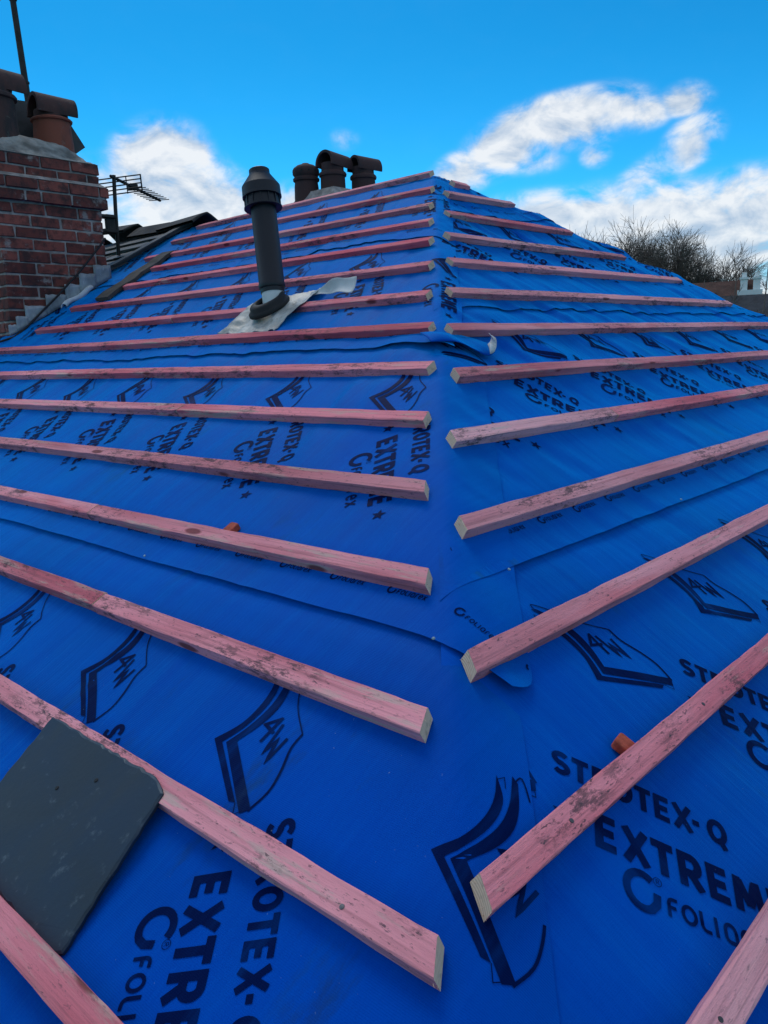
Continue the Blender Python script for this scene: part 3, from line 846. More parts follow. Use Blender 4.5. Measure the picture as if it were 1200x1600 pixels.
# ------------------------------------------------------------------ the flue
fb = Vector((1.7345, 2.2281, .9057))
ft = Vector((1.785, 2.335, 1.458))
ax = (ft-fb).normalized(); FL = (ft-fb).length
flue = thing('flue_terminal', 'black flue pipe with domed cap standing through the left slope', 'flue', tuple(fb))
zx = ax.orthogonal().normalized(); FM = Matrix((zx, ax.cross(zx), ax)).transposed().to_4x4()
k = FL/.565
mb = MB(); mb.lathe([(.0435, -.04), (.0435, .095*k)], 40, FM); soft(mb.build('white_sleeve', M_PVCW, flue))
mb = MB(); mb.lathe([(.0445, .086*k), (.0465, .086*k), (.0470, .102*k), (.0505, .103*k), (.0520, .106*k), (.0520, .121*k), (.0500, .124*k), (.0495, .44*k)], 48, FM); soft(mb.build('outer_pipe', M_PVC, flue), 40)
mb = MB(); mb.lathe([(.050, .418*k), (.0715, .416*k), (.0745, .418*k), (.0740, .423*k), (.0700, .424*k), (.0665, .458*k), (.0690, .459*k), (.0765, .460*k), (.0765, .466*k), (.0755, .468*k), (.0745, .503*k), (.0720, .507*k), (.0440, .546*k), (.0405, .553*k), (.0400, .568*k), (.0380, .570*k), (.0, .570*k)], 56, FM)
for i in range(14):
    a = 2*pi*i/14
    Mr = FM @ Matrix.Rotation(a, 4, 'Z')
    mb.box((.0660, -.0016, .424*k), (.0718, .0016, .458*k), Mr)
soft(mb.build('cap', M_PVC, flue), 24)
# rubber boot, sitting square on the slope
n_ = Vector((-SL, 0, CL)); ux = Vector((0, 1, 0)); BM_ = Matrix((ux, n_.cross(ux), n_)).transposed().to_4x4()
mb = MB()
prof = [(.079, .030, 0), (.082, .034, 0), (.081, .044, 0), (.075, .049, .0), (.071, .051, .0), (.0705, .062, .1), (.066, .068, .2), (.058, .070, .35), (.049, .070, .5), (.0475, .066, .6), (.044, .058, 1)]
V = []; F = []; nn = 48
off = fb-Vector(LP(1.9566, 2.2281, 0))
for r, h, t in prof:
    for j in range(nn):
        a = 2*pi*j/nn
        lo = BM_ @ Vector((r*math.cos(a)*.92, r*math.sin(a)*1.14+.010*(1-t), h))
        hi = FM @ Vector((r*math.cos(a), r*math.sin(a), 0))
        # upper rings stay parallel to the slope but hug the pipe
        q = (BM_ @ Vector((r*math.cos(a), r*math.sin(a)*1.10, h)))
        V.append(lo.lerp(q+ax*.0, t))
for i in range(len(prof)-1):
    for j in range(nn): F.append((i*nn+j, i*nn+(j+1) % nn, (i+1)*nn+(j+1) % nn, (i+1)*nn+j))
ob = mesh('rubber_boot', V, F, flue, M_RUB, True)
bm = bmesh.new(); bm.from_mesh(ob.data); bmesh.ops.recalc_face_normals(bm, faces=bm.faces); bm.to_mesh(ob.data); bm.free()
# crinkled metal flashing dressed over the batten
fl = []
ns, nyy = 34, 34
for i in range(ns+1):
    row = []
    f = i/ns
    for j in range(nyy+1):
        g = j/nyy
        s = 1.795+.350*f; y = 2.055+.355*g
        s += .012*math.sin(g*9)*(1-f)*.5-(.075*g*f)+.004*math.sin(g*40)*(1-f)**6
        y += .010*math.sin(f*7+1)+.02*f*(1-g)
        dbt = abs(s-1.982)
        h = .0065+.0245*float(1-sstep(.020, .19, dbt))
        ed = min(f, 1-f, g, 1-g)
        h += (.0065*float(vn(y*16, s*16, 51))+.0045*(1-abs(float(vn(y*24+s*9, s*20, 53))))**4+.0025*float(vn(y*55, s*55, 52)))*(1 if ed > .03 else .6)
        if f < .08: h = h+.004*math.sin(g*26)*(1-f/.08)
        if g < .10: h += .014*(1-g/.10)*sstep(.3, .9, f)
        row.append(LP(s, y, max(h, .0045)))
    fl.append(row)
V = [p for r in fl for p in r]
F = [(i*(nyy+1)+j, i*(nyy+1)+j+1, (i+1)*(nyy+1)+j+1, (i+1)*(nyy+1)+j) for i in range(ns) for j in range(nyy)]
fo = mesh('flashing_sheet', V, F, None, M_ALU, True, tuple(fb)); fo.location = (0, 0, 0); fo.parent = flue
so = fo.modifiers.new('thickness', 'SOLIDIFY'); so.thickness = .002; so.offset = 1

# ------------------------------------------------------------------ the neighbour's brick chimney
YC = 4.715
chim = thing('brick_chimney', 'weathered red brick chimney stack with pale mortar crown at the left edge', 'chimney', (2.09, 5.15, .9))
def brickwork(parent, x0, x1, y0, y1, z0, courses, H, BL, name='brickwork', proud=None):
    mb = MB(); tones = []
    g = .0125
    for c in range(courses):
        p = (proud or {}).get(c, 0.0)
        za, zb = z0+c*H, z0+(c+1)*H-g
        X0, X1, Y0, Y1 = x0-p, x1+p, y0-p, y1+p
        for face in range(4):
            L = (X1-X0) if face % 2 == 0 else (Y1-Y0)
            cuts = [0]; x = BL*(.5 if (c+face) % 2 else 1.0)*random.uniform(.96, 1.04)
            while x < L-.05:
                cuts.append(x); x += BL*random.uniform(.95, 1.05) if random.random() > .12 else BL*.5
            cuts.append(L)
            for a, b in zip(cuts, cuts[1:]):
                pr = random.uniform(-.002, .003); dpt = .09
                b2 = b-(g if b < L else 0); a2 = a
                if face == 0: lo, hi = (X0+a2, Y0-pr, za), (X0+b2, Y0+dpt, zb)
                elif face == 2: lo, hi = (X0+a2, Y1-dpt, za), (X0+b2, Y1+pr, zb)
                elif face == 1: lo, hi = (X1-dpt, Y0+.092 if a == 0 else Y0+a2, za), (X1+pr, min(Y0+b2, Y1-.092), zb)
                else: lo, hi = (X0-pr, Y0+.092 if a == 0 else Y0+a2, za), (X0+dpt, min(Y0+b2, Y1-.092), zb)
                if hi[1]-lo[1] < .01: continue
                mb.box(lo, hi, j=.0034); tones += [random.random()**1.3]*8
    o = absmesh(mb, name, M_BRICK, parent)
    at = o.data.attributes.new('tone', 'FLOAT', 'POINT'); at.data.foreach_set('value', tones)
    bevel(o, .0035, 1)
    return o
H = .0695; NCO = 20; Z0 = 1.985-NCO*H
brickwork(chim, 1.758, 2.420, YC, 5.62, Z0, NCO, H, .198, proud={NCO-3: .040, NCO-4: .030, NCO-1: .003})
mb = MB(); mb.box((1.764, YC+.007, Z0-.02), (2.414, 5.613, 1.982))
mb.prism([(1.731, YC-.026), (2.447, YC-.026), (2.447, 5.647), (1.731, 5.647)], 1.985-4*H+.003, 1.985-2*H-.012)
# sloped mortar shoulder on top of the projecting course
def frustum(mb, a, b, z0, z1):
    (x0, y0, x1, y1), (p0, q0, p1, q1) = a, b
    mb.add([(x0, y0, z0), (x1, y0, z0), (x1, y1, z0), (x0, y1, z0), (p0, q0, z1), (p1, q0, z1), (p1, q1, z1), (p0, q1, z1)],
           [(3, 2, 1, 0), (4, 5, 6, 7), (0, 1, 5, 4), (1, 2, 6, 5), (2, 3, 7, 6), (3, 0, 4, 7)])
frustum(mb, (1.722, YC-.036, 2.456, 5.656), (1.752, YC-.004, 2.424, 5.626), 1.985-2*H-.010, 1.985-2*H+.014)
absmesh(mb, 'mortar', M_MORTAR, chim)
# mortar crown (flaunching) heaped round the pots
V = []; F = []; n1, n2 = 22, 26
for i in range(n1+1):
    for j in range(n2+1):
        fx, fy = i/n1, j/n2
        x = 1.752+.674*fx; y = YC-.004+.912*fy
        d = min(fx, 1-fx)*.674; e2 = min(fy, 1-fy)*.912
        m_ = min(d, e2)
        z = 1.980+.145*float(sstep(0, .20, m_))**.8+.008*float(vn(x*9, y*9, 61))+.004*float(vn(x*30, y*30, 62))
        V.append((x, y, z if m_ > 0 else 1.976))
for i in range(n1):
    for j in range(n2): F.append((i*(n2+1)+j, (i+1)*(n2+1)+j, (i+1)*(n2+1)+j+1, i*(n2+1)+j+1))
mb = MB(); mb.add(V, F); soft(absmesh(mb, 'mortar_crown', M_CROWN, chim), 60)
# stepped lead flashing
steps = [(2.316, 2.437, 1.362), (2.212, 2.330, 1.303), (2.112, 2.222, 1.236), (1.980, 2.118, 1.168), (1.846, 1.990, 1.098), (1.784, 1.858, 1.036), (1.735, 1.795, .985)]
for i, (x0, x1, zt) in enumerate(steps):
    mb = MB(); yy = YC-.010-.002*(i % 2)-.0015*i*.3
    nx = 6; V = []; F = []
    for a in range(nx+1):
        x = x0+(x1-x0)*a/nx
        zb = x*TL_+.012
        for b in range(5):
            z = zb+(zt-zb)*b/4+(.004*random.uniform(-1, 1) if b == 4 else 0)
            V.append((x, yy-.004*random.random()-.004*(b == 0), z))
    for a in range(nx):
        for b in range(4): F.append((a*5+b, (a+1)*5+b, (a+1)*5+b+1, a*5+b+1))
    mb.add(V, F); o = absmesh(mb, 'lead_step', M_LEAD, chim); soft(o, 60)
    so = o.modifiers.new('thickness', 'SOLIDIFY'); so.thickness = .003; so.offset = 0

# chimney pots
def hooded_pot(name, label, base, r, h, neck, hood_len, hood_r, ang, mat, hood_mat, tilt=0.0, group=None):
    t = thing(name, label, 'chimney pot', base, group)
    mb = MB()
    mb.lathe([(r*1.02, -.06), (r*1.03, .02), (r*1.0, .06), (r*.96, h*.72), (r*.95, h*.86), (r*1.06, h*.88), (r*1.08, h*.93), (r*1.02, h*.97), (r*.90, h), (r*.78, h), (r*.76, h*.5), (0, h*.45)], 36)
    soft(mb.build('pot_body', mat, t), 50)
    Mh = Matrix.Rotation(ang, 4, 'Z') @ Matrix.Rotation(tilt, 4, 'Y')
    mb = MB()
    mb.lathe([(r*.88, h*.96), (r*.86, h+neck), (r*.74, h+neck), (r*.76, h*.96)], 36)
    # half-round hood, open at both ends
    n = 18; V = []; F = []
    xs = [-hood_len/2, -hood_len*.42, hood_len*.42, hood_len/2]
    for ri, rr in enumerate((hood_r, hood_r*.80)):
        for x in xs:
            for i in range(n+1):
                a = pi*(-.06+1.12*i/n)
                V.append(Mh @ Vector((x, rr*math.cos(a), h+neck*.75+rr*math.sin(a)*1.04)))
    m_ = n+1; nb = len(xs)*m_
    for q in range(len(xs)-1):
        for i in range(n):
            F += [(q*m_+i, (q+1)*m_+i, (q+1)*m_+i+1, q*m_+i+1), (nb+q*m_+i+1, nb+(q+1)*m_+i+1, nb+(q+1)*m_+i, nb+q*m_+i)]
    for q in (0, len(xs)-1):
        for i in range(n):
            f = (q*m_+i, q*m_+i+1, nb+q*m_+i+1, nb+q*m_+i); F.append(f if q == 0 else f[::-1])
    for q in range(len(xs)-1):
        for i in (0, n):
            f = (q*m_+i, (q+1)*m_+i, nb+(q+1)*m_+i, nb+q*m_+i); F.append(f)
    mb.add(V, F)
    soft(mb.build('hood', hood_mat, t), 50)
    return t
hooded_pot('chimney_pot', 'terracotta chimney pot with a half-round hood beside a dark slate', (2.285, 4.99, 2.10), .118, .180, .042, .25, .104, R_(-6), M_POT, M_POTD, R_(3), 'pots on the brick chimney')
hooded_pot('chimney_pot', 'larger sooty hooded chimney pot cut by the left edge of the picture', (1.915, 4.98, 2.09), .135, .265, .050, .33, .112, R_(2), M_POTD, M_POTD, R_(2), 'pots on the brick chimney')
# slate scrap leaning behind the pot
mb = MB(); mb.prism([(-.15, -.13), (.10, -.15), (.13, .11), (-.12, .14)], -.005, .005, Matrix.Translation((2.42, 5.17, 2.24)) @ Matrix.Rotation(R_(88), 4, 'X') @ Matrix.Rotation(R_(40), 4, 'Z'))
o = mb.build('slate_scrap', M_SLATE, None, False, (2.42, 5.17, 2.24)); tag(o, 'dark slate scrap wedged upright behind the terracotta pot', 'slate')
mb = MB(); mb.box((2.04, 5.24, 2.08), (2.40, 5.27, 2.43), j=.01)
o = mb.build('chimney_slab', M_SLATE, None, False, (2.2, 5.25, 2.25)); tag(o, 'dark upright slab filling the gap between the two hooded pots', 'slab')
# aerial pole strapped to the stack
mast = thing('aerial_pole', 'tall dark pole leaning above the brick chimney', 'pole', (2.355, 5.4, 2.30))
mb = MB(); mb.tube([(.0015, 0, -.15), (-.016, 0, .24), (-.032, 0, .60), (-.041, 0, .80), (-.066, 0, 1.35)], [.021, .021, .0200, .0195, .019], 12); soft(mb.build('pole', M_DARKM, mast))
for z in (.30, .80):
    mb = MB(); mb.lathe([(.022, z-.008), (.026, z-.006), (.026, z+.006), (.022, z+.008)], 12, Matrix.Translation((-.005-.045*z, 0, 0)))
    mb.build('clamp_ring', M_DARKM, mast)
mb = MB(); mb.box((-.20, -.06, .105), (.012, -.03, .165)); mb.box((-.18, -.06, .0), (-.11, -.03, .06)); bevel(mb.build('bracket', simple('galvanised_bracket', (.30, .31, .33), .5, .5), mast), .004)
# TV aerial
aer = thing('tv_aerial', 'dark television aerial with gridded reflector beside the brick chimney', 'aerial', (2.79, 5.2, 1.5))
def at(p): return Vector(p)-Vector((2.79, 5.2, 1.5))
mb = MB(); mb.tube([at((2.788, 5.2, 1.50)), at((2.797, 5.2, 1.80)), at((2.809, 5.2, 2.045))], .0135, 10); soft(mb.build('mast', M_DARKM, aer))
bd = Vector((math.cos(R_(35)), math.sin(R_(35)), -.02)).normalized(); b0 = Vector((2.809, 5.2, 2.028))
mb = MB(); mb.tube([at(b0-bd*.05), at(b0+bd*.80)], .011, 8); mb.box((-.03, -.025, -.02), (.03, .025, .02), Matrix.Translation(at(b0+bd*.30)))
mb.build('boom', M_DARKM, aer)
sd = Vector((bd.y, -bd.x, 0)).normalized()
mb = MB()
for i in range(9):
    p = b0+bd*(.34+.055*i); mb.tube([at(p-sd*.085), at(p+sd*.085)], .0035, 6)
mb.build('director', M_DARKM, aer)
mb = MB(); rc = b0+bd*.08+Vector((0, 0, -.035)); cr = Vector((.90, -.42, .17)).normalized()
upv = Vector((.05, 0, -1)).normalized()
for i in range(5):
    o_ = rc+upv*(-.055+.0275*i)
    mb.tube([at(o_-cr*.155), at(o_+cr*.155)], .0045, 6)
for q in (-.155, -.04, .05, .155):
    o_ = rc+cr*q; mb.tube([at(o_-upv*.058), at(o_+upv*.062)], .0055 if abs(q) > .1 else .0040, 6)
mb.build('reflector', M_DARKM, aer)
mb = MB(); mb.box(at((2.430, 5.15, 1.645)), at((2.775, 5.23, 1.665))); mb.box(at((2.430, 5.15, 1.745)), at((2.775, 5.23, 1.765))); mb.box(at((2.705, 5.175, 1.640)), at((2.775, 5.205, 1.772)))
bevel(mb.build('bracket', M_DARKM, aer), .004)
# cable across the chimney face
mb = MB()
pts = [(2.41, 4.685, 1.528), (2.36, 4.682, 1.470), (2.285, 4.68, 1.391), (2.20, 4.68, 1.300), (2.142, 4.68, 1.248), (2.05, 4.678, 1.160), (1.959, 4.676, 1.082), (1.828, 4.67, .967), (1.744, 4.66, .912), (1.65, 4.64, .885)]
mb.tube(pts, .0065, 8); o = soft(mb.build('cable', M_CABLE, None, False, (2.0, 4.68, 1.1))); tag(o, 'black cable slanting down across the face of the brick chimney', 'cable')

# ------------------------------------------------------------------ the neighbour's slate roof
nb = thing('slate_roof', "neighbour's old slate roof with dark ridge tiles beside the brick chimney", 'roof', (3, 6, .5))
mb = MB()
pit = .155; sh = 3.64
c = 0
while sh-c*pit > -.4:
    top = sh-c*pit; y = 4.905+(.0 if c % 2 else -.01)+random.uniform(-.015, .015); first = True
    while y < 8.6:
        w = .235 if not (first and c % 2) else .118
        first = False
        y1 = y+w
        if not (YC-.2 < y < 5.66 and 1.72 < (top-.1)*CL < 2.40):
            e_ = random.uniform(-.002, .003)
            V = [LP(top, y, .020+e_), LP(top, y1-.004, .020+e_), LP(top-pit*1.6+random.uniform(-.008, .008), y1-.004, .046+e_), LP(top-pit*1.6+random.uniform(-.008, .008), y, .046+e_),
                 LP(top, y, .014+e_), LP(top, y1-.004, .014+e_), LP(top-pit*1.6, y1-.004, .028+e_), LP(top-pit*1.6, y, .028+e_)]
            mb.add(V, [(0, 1, 2, 3), (7, 6, 5, 4), (3, 2, 6, 7), (0, 3, 7, 4), (1, 5, 6, 2), (0, 4, 5, 1)])
        y = y1
    c += 1
absmesh(mb, 'slate_courses', M_SLATE, nb)
mb = MB()   # the stripped verge: stacked cut edges
for i in range(3):
    V = [LP(3.66-.01*i, 4.90-.012*i, .024+.009*i), LP(3.66, 4.955, .024+.009*i), LP(2.85, 4.955, .024+.009*i), LP(2.87+.02*i, 4.895-.012*i, .024+.009*i)]
    W2 = [Vector(v)+Vector((-SL, 0, CL))*.009 for v in V]
    mb.add([*V, *W2], [(0, 1, 2, 3), (7, 6, 5, 4), (0, 4, 5, 1), (1, 5, 6, 2), (2, 6, 7, 3), (3, 7, 4, 0)])
absmesh(mb, 'verge_slates', M_SLATE, nb)
mb = MB(); mb.add([(APX, 4.95, APZ-.02), (xf2, 4.95, e-.02), (xf2, 12, e-.02), (APX, 12, APZ-.02)], [(0, 3, 2, 1)])
absmesh(mb, 'far_slates', M_SLATE, nb)
def ridge_tile(y0, y1, lift, tilt, roll):
    mb = MB(); n = 9; prof = []
    for i in range(n):
        a = -1+2*i/(n-1)
        prof.append((.135*a, .075*(1-abs(a)**1.25)))
    L = y1-y0
    V = []
    for t, q in ((0, 0), (L, 0), (0, -.016), (L, -.016)):
        for x, z in prof: V.append((x*(1 if q == 0 else .9), t, z+q))
    F = []
    for i in range(n-1):
        F += [(i, i+1, n+i+1, n+i), (2*n+i+1, 2*n+i, 3*n+i, 3*n+i+1), (i+1, i, 2*n+i, 2*n+i+1), (n+i, n+i+1, 3*n+i+1, 3*n+i)]
    M = Matrix.Translation((APX, y0, APZ+lift)) @ Matrix.Rotation(R_(tilt), 4, 'X') @ Matrix.Rotation(R_(roll), 4, 'Y')
    mb.add([M @ Vector(v) for v in V], F)
    o = absmesh(mb, 'ridge_tile', M_RIDGE, nb); bevel(o, .006, 1)
ridge_tile(4.72, 5.20, .012, -1.5, 2); ridge_tile(5.19, 5.62, .000, 2, -4); ridge_tile(5.66, 6.22, .050, 3, 6); ridge_tile(6.24, 6.7, .020, -2, -3); ridge_tile(6.7, 7.2, .02, 0, 2); ridge_tile(7.2, 7.7, .02, 0, 0); ridge_tile(7.7, 8.2, .02, 0, -2)

# ------------------------------------------------------------------ far chimney behind the ridge
fc = thing('brick_chimney', 'chimney stack standing behind the ridge, carrying three dark pots', 'chimney', (5.45, 5.65, .4))
brickwork(fc, 5.10, 5.80, 5.30, 6.05, .40, 24, .072, .21)
mb = MB(); mb.box((5.107, 5.307, .3), (5.793, 6.043, 2.12)); absmesh(mb, 'mortar', M_MORTAR, fc)
mb = MB(); frustum(mb, (5.10, 5.30, 5.80, 6.05), (5.22, 5.45, 5.66, 5.90), 2.122, 2.30); absmesh(mb, 'mortar_crown', M_MORTAR, fc)
hooded_pot('chimney_pot', 'tallest hooded pot in the middle of the three behind the ridge', (5.40, 5.64, 2.125), .125, .355, .075, .29, .116, R_(2), M_POTF, M_POTF, R_(4), 'three pots behind the ridge')
hooded_pot('chimney_pot', 'hooded pot on the right of the three behind the ridge', (5.68, 5.50, 2.12), .122, .345, .070, .27, .110, R_(-12), M_POTF, M_POTF, R_(3), 'three pots behind the ridge')
t = thing('chimney_pot', 'domed pot with ring of vent holes, left of the three behind the ridge', 'chimney pot', (5.27, 5.88, 2.06), 'three pots behind the ridge')
mb = MB(); mb.lathe([(.135, -.06), (.125, .04), (.118, .30), (.112, .345), (.128, .355), (.130, .375), (.118, .385), (.116, .39)], 36); soft(mb.build('pot_body', M_POTF, t), 50)
mb = MB(); mb.lathe([(.112, .385), (.118, .40), (.130, .415), (.130, .455), (.118, .475), (.085, .498), (.045, .510), (.030, .520), (0, .524)], 36); soft(mb.build('domed_cap', M_POTF, t), 50)
for i in range(12):
    mb = MB(); a = 2*pi*i/12; mb.lathe([(0, 0), (.010, 0), (.010, .004), (0, .004)], 10, Matrix.Rotation(a, 4, 'Z') @ Matrix.Translation((.128, 0, .436)) @ Matrix.Rotation(R_(90), 4, 'Y'))
    mb.build('vent_hole', M_RUB, t)

# ------------------------------------------------------------------ ground, trees, houses beyond
g = mesh('ground', [(-400, -400, -6), (400, -400, -6), (400, 400, -6), (-400, 400, -6)], [(0, 1, 2, 3)], None, M_GROUND); tag(g, kind='structure')
def bare_tree(x, y, top, spread, seed, label, w=3.0, levels=5, trunk=.24, group='bare winter trees beyond the roof'):
    rnd = random.Random(seed)
    h = top+6
    t = thing('bare_tree', label, 'tree', (x, y, -6), group)
    tr, cr = MB(), MB()
    def grow(p, d, L, r, lv):
        mbx = tr if lv == 0 else cr
        n = 3 if lv < 4 else 2
        pts = [p]; rad = [r]; q = p.copy(); dd = d.copy()
        for i in range(n):
            dd = (dd+Vector((rnd.gauss(0, .09), rnd.gauss(0, .09), rnd.gauss(.06 if lv < 3 else .0, .05)))).normalized()
            q = q+dd*(L/n); pts.append(q.copy()); rad.append(max(.009, r*(1-.36*(i+1)/n)))
        mbx.tube(pts, rad, 7 if lv == 0 else (5 if lv < 3 else 3), cap=False)
        if lv >= levels-1:
            for i in range(5 if lv == levels else 2):
                b = pts[rnd.randint(1, n)]; perp = Matrix.Rotation(rnd.uniform(0, 2*pi), 3, dd) @ dd.orthogonal().normalized()
                a2 = rnd.uniform(.25, .9); e = b+(dd*math.cos(a2)+perp*math.sin(a2))*rnd.uniform(.35, .9)
                cr.tube([b, e], [.009, .006], 3, cap=False)
        if lv >= levels or (lv > 1 and (q.x/w)**2+(q.y/w)**2+((q.z-.58*h)/(.45*h))**2 > 1): return
        side = 4 if lv == 0 else 4 if lv < 4 else 3
        for i in range(side+1):
            lead = i == 0
            f = 1.0 if lead else rnd.uniform(.30 if lv else .72, 1.0)
            k_ = min(n-1, int(f*n)); b = pts[k_].lerp(pts[k_+1], f*n-k_) if f < 1 else pts[-1]
            s_ = (rnd.uniform(.02, .16) if lead else rnd.uniform(.30, .85))*spread
            perp = Matrix.Rotation(rnd.uniform(0, 2*pi), 3, dd) @ dd.orthogonal().normalized()
            nd = (dd*math.cos(s_)+perp*math.sin(s_)).normalized()
            grow(b, nd, L*(rnd.uniform(.62, .74) if lead else rnd.uniform(.56, .78)), max(.009, rad[-1]*(.85 if lead else rnd.uniform(.45, .65))), lv+1)
    grow(Vector((0, 0, 0)), Vector((rnd.gauss(0, .02), rnd.gauss(0, .02), 1)).normalized(), h*.29, trunk, 0)
    zs = sorted(v[2] for v in cr.V)[int(len(cr.V)*.9995)]; k_ = h/zs
    for m_ in (tr, cr): m_.V = [(v[0]*k_, v[1]*k_, v[2]*k_) for v in m_.V]
    tr.build('trunk', M_BARK, t, True); cr.build('crown', M_BARK, t, True)
TREES = [(52.4, 28.5, 8.0, .9, 1, 'small faint bare tree furthest left, just clearing the roof edge', 2.4),
         (52.9, 27.4, 8.4, .95, 2, 'bare tree of middling height left of the tallest one', 3.0),
         (53.7, 25.6, 9.2, 1.0, 3, 'tallest bare tree with a broad upright crown', 3.8),
         (54.4, 24.1, 8.5, 1.0, 14, 'broad bare tree overlapping the right side of the tallest one', 3.6),
         (55.2, 22.6, 6.3, .85, 5, 'low bare tree in the gap left of the rounded bare tree', 2.0),
         (55.6, 21.5, 7.1, .95, 6, 'rounded bare tree standing alone above the brown roof', 2.4)]
for tt in TREES: bare_tree(*tt)
mbx = MB()
def far_house(name, label, c, yaw, L, W, eave, ridge, wallm, roofm, group=None):
    t = thing(name, label, 'house', (c[0], c[1], -6), group); t.rotation_euler = (0, 0, yaw)
    mb = MB(); mb.box((-L/2, -W/2, 0), (L/2, W/2, eave)); mb.add([(-L/2, -W/2, eave), (-L/2, W/2, eave), (-L/2, 0, ridge-.1)], [(0, 1, 2)]); mb.add([(L/2, -W/2, eave), (L/2, W/2, eave), (L/2, 0, ridge-.1)], [(0, 2, 1)])
    mb.build('wall', wallm, t)
    mb = MB(); o = .3; th = .14
    for sg in (-1, 1):
        a = Vector((0, sg*(W/2+o), eave-o*(ridge-eave)/(W/2))); b = Vector((0, 0, ridge)); nrm = Vector((0, sg*(ridge-eave), W/2)).normalized()*th
        V = []
        for x in (-L/2-.12, L/2+.12):
            for p in (a, b, b+nrm, a+nrm): V.append(p+Vector((x, 0, 0)))
        mb.add(V, [(0, 1, 2, 3), (7, 6, 5, 4), (0, 4, 5, 1), (1, 5, 6, 2), (2, 6, 7, 3), (3, 7, 4, 0)])
    rf = mb.build('roof', roofm, t)
    return t, rf
def window(t, x, y, z, w, h):
    mb = MB(); f = .07
    mb.box((x-w/2, y-.05, z), (x+w/2, y+.02, z+f)); mb.box((x-w/2, y-.05, z+h-f), (x+w/2, y+.02, z+h))
    mb.box((x-w/2, y-.05, z+f+.002), (x-w/2+f, y+.02, z+h-f-.002)); mb.box((x+w/2-f, y-.05, z+f+.002), (x+w/2, y+.02, z+h-f-.002)); mb.box((x-.03, y-.045, z+f+.002), (x+.03, y+.02, z+h-f-.002))
    wn = mb.build('window', M_WALL, t); mb = MB(); mb.box((x-w/2+f, y-.03, z+f), (x+w/2-f, y, z+h-f)); mb.build('pane', M_GLASS, wn)
vd = R_(19.5)-pi/2     # roughly facing back to the camera
t, rf = far_house('white_house', 'white rendered house with brown tiled roof and twin white chimneys below the bare trees', (39.35, 14.85), R_(-72), 3.2, 5.2, 7.2, 9.42, M_WALL, M_TILEB)
mb = MB(); mb.box((1.06, -1.05, 6.0), (2.12, .3, 9.02)); mb.build('gable_wall', M_WALL, t)
for dx in (1.32, 1.86):
    mb = MB(); mb.box((dx-.15, -.9, 6.2), (dx+.15, -.3, 9.50)); mb.box((dx-.19, -.95, 9.505), (dx+.19, -.25, 9.60)); mb.lathe([(.11, 9.605), (.10, 9.80), (.12, 9.82), (.08, 9.83)], 14, Matrix.Translation((dx, -.6, 0)), cap=True); mb.build('chimney', M_WALL, rf)
mb = MB(); mb.add([(-.2, -2.0, 8.10), (.6, -2.0, 8.10), (.2, -2.0, 8.72), (-.2, -.6, 8.10), (.6, -.6, 8.10), (.2, -.6, 8.72)], [(0, 1, 2), (0, 2, 5, 3), (1, 4, 5, 2)]); dm = mb.build('dormer', M_WALL, t)
mb = MB()
for sg in (-1, 1):
    a = Vector((.2+sg*.52, 0, 8.02)); b = Vector((.2, 0, 8.84))
    V = [a+Vector((0, -2.1, 0)), b+Vector((0, -2.1, 0)), b+Vector((0, -.5, 0)), a+Vector((0, -.5, 0))]; V += [v+Vector((0, 0, .09)) for v in V]
    mb.add(V, [(0, 1, 2, 3), (7, 6, 5, 4), (0, 4, 5, 1), (1, 5, 6, 2), (2, 6, 7, 3), (3, 7, 4, 0)])
mb.build('gable_roof', M_TILEB, dm)
window(t, -.8, -2.62, 5.2, .9, 1.1); window(t, .7, -2.62, 5.2, .9, 1.1)
t, rf = far_house('slate_house', 'plain dark slate roofed house low at the right edge, in front of the white one', (26.6, 7.4), R_(-72), 5.4, 5.0, 5.6, 8.03, M_WALLB, M_SLATEF)
for dx in (-1.4, 1.2): window(t, dx, -2.52, 3.2, .9, 1.1)
def sapling(x, y, top, seed, label, lean=0.0):
    rnd = random.Random(seed); t = thing('bare_sapling', label, 'sapling', (x, y, -6), 'thin bare saplings at the right edge')
    tr, cr = MB(), MB(); h = top+6
    n = 14; pts = []; p = Vector((0, 0, 0))
    for i in range(n+1):
        pts.append(p.copy()); p = p+Vector((rnd.gauss(lean, .035), rnd.gauss(0, .035), h/n))
    tr.tube(pts, [.045*(1-.80*i/n) for i in range(n+1)], 6); tr.build('trunk', M_BARK, t, True)
    def tw(b, d, L, r, lv):
        q = [b]; dd = d
        for i in range(4):
            dd = (dd+Vector((rnd.gauss(0, .10), rnd.gauss(0, .10), .10))).normalized(); q.append(q[-1]+dd*L/4)
        cr.tube(q, [r, r*.85, r*.7, r*.55, r*.4], 4, cap=False)
        if lv < 2:
            for _ in range(3): tw(q[rnd.randint(1, 3)], (dd+Vector((rnd.gauss(0, .6), rnd.gauss(0, .6), .2))).normalized(), L*.55, r*.6, lv+1)
    for i in range(24):
        f = rnd.uniform(.42, .97); k_ = int(f*n); a = rnd.uniform(0, 2*pi)
        tw(pts[k_].copy(), Vector((math.cos(a)*.75, math.sin(a)*.75, .75)).normalized(), rnd.uniform(.35, .95)*(1.25-f), .014*(1.15-f)+.003, 0)
    cr.build('crown', M_BARK, t, True)
sapling(16.60, 5.83, 2.12, 21, 'thin bare sapling standing in front of the white chimneys')
sapling(16.70, 5.45, 2.30, 22, 'tallest thin bare sapling at the right, right of the white chimneys', -.01)
sapling(16.75, 5.20, 1.75, 23, 'bushy low sapling nearest the right edge')
sapling(17.3, 6.45, 2.05, 24, 'thin bare sapling in front of the brown roof')

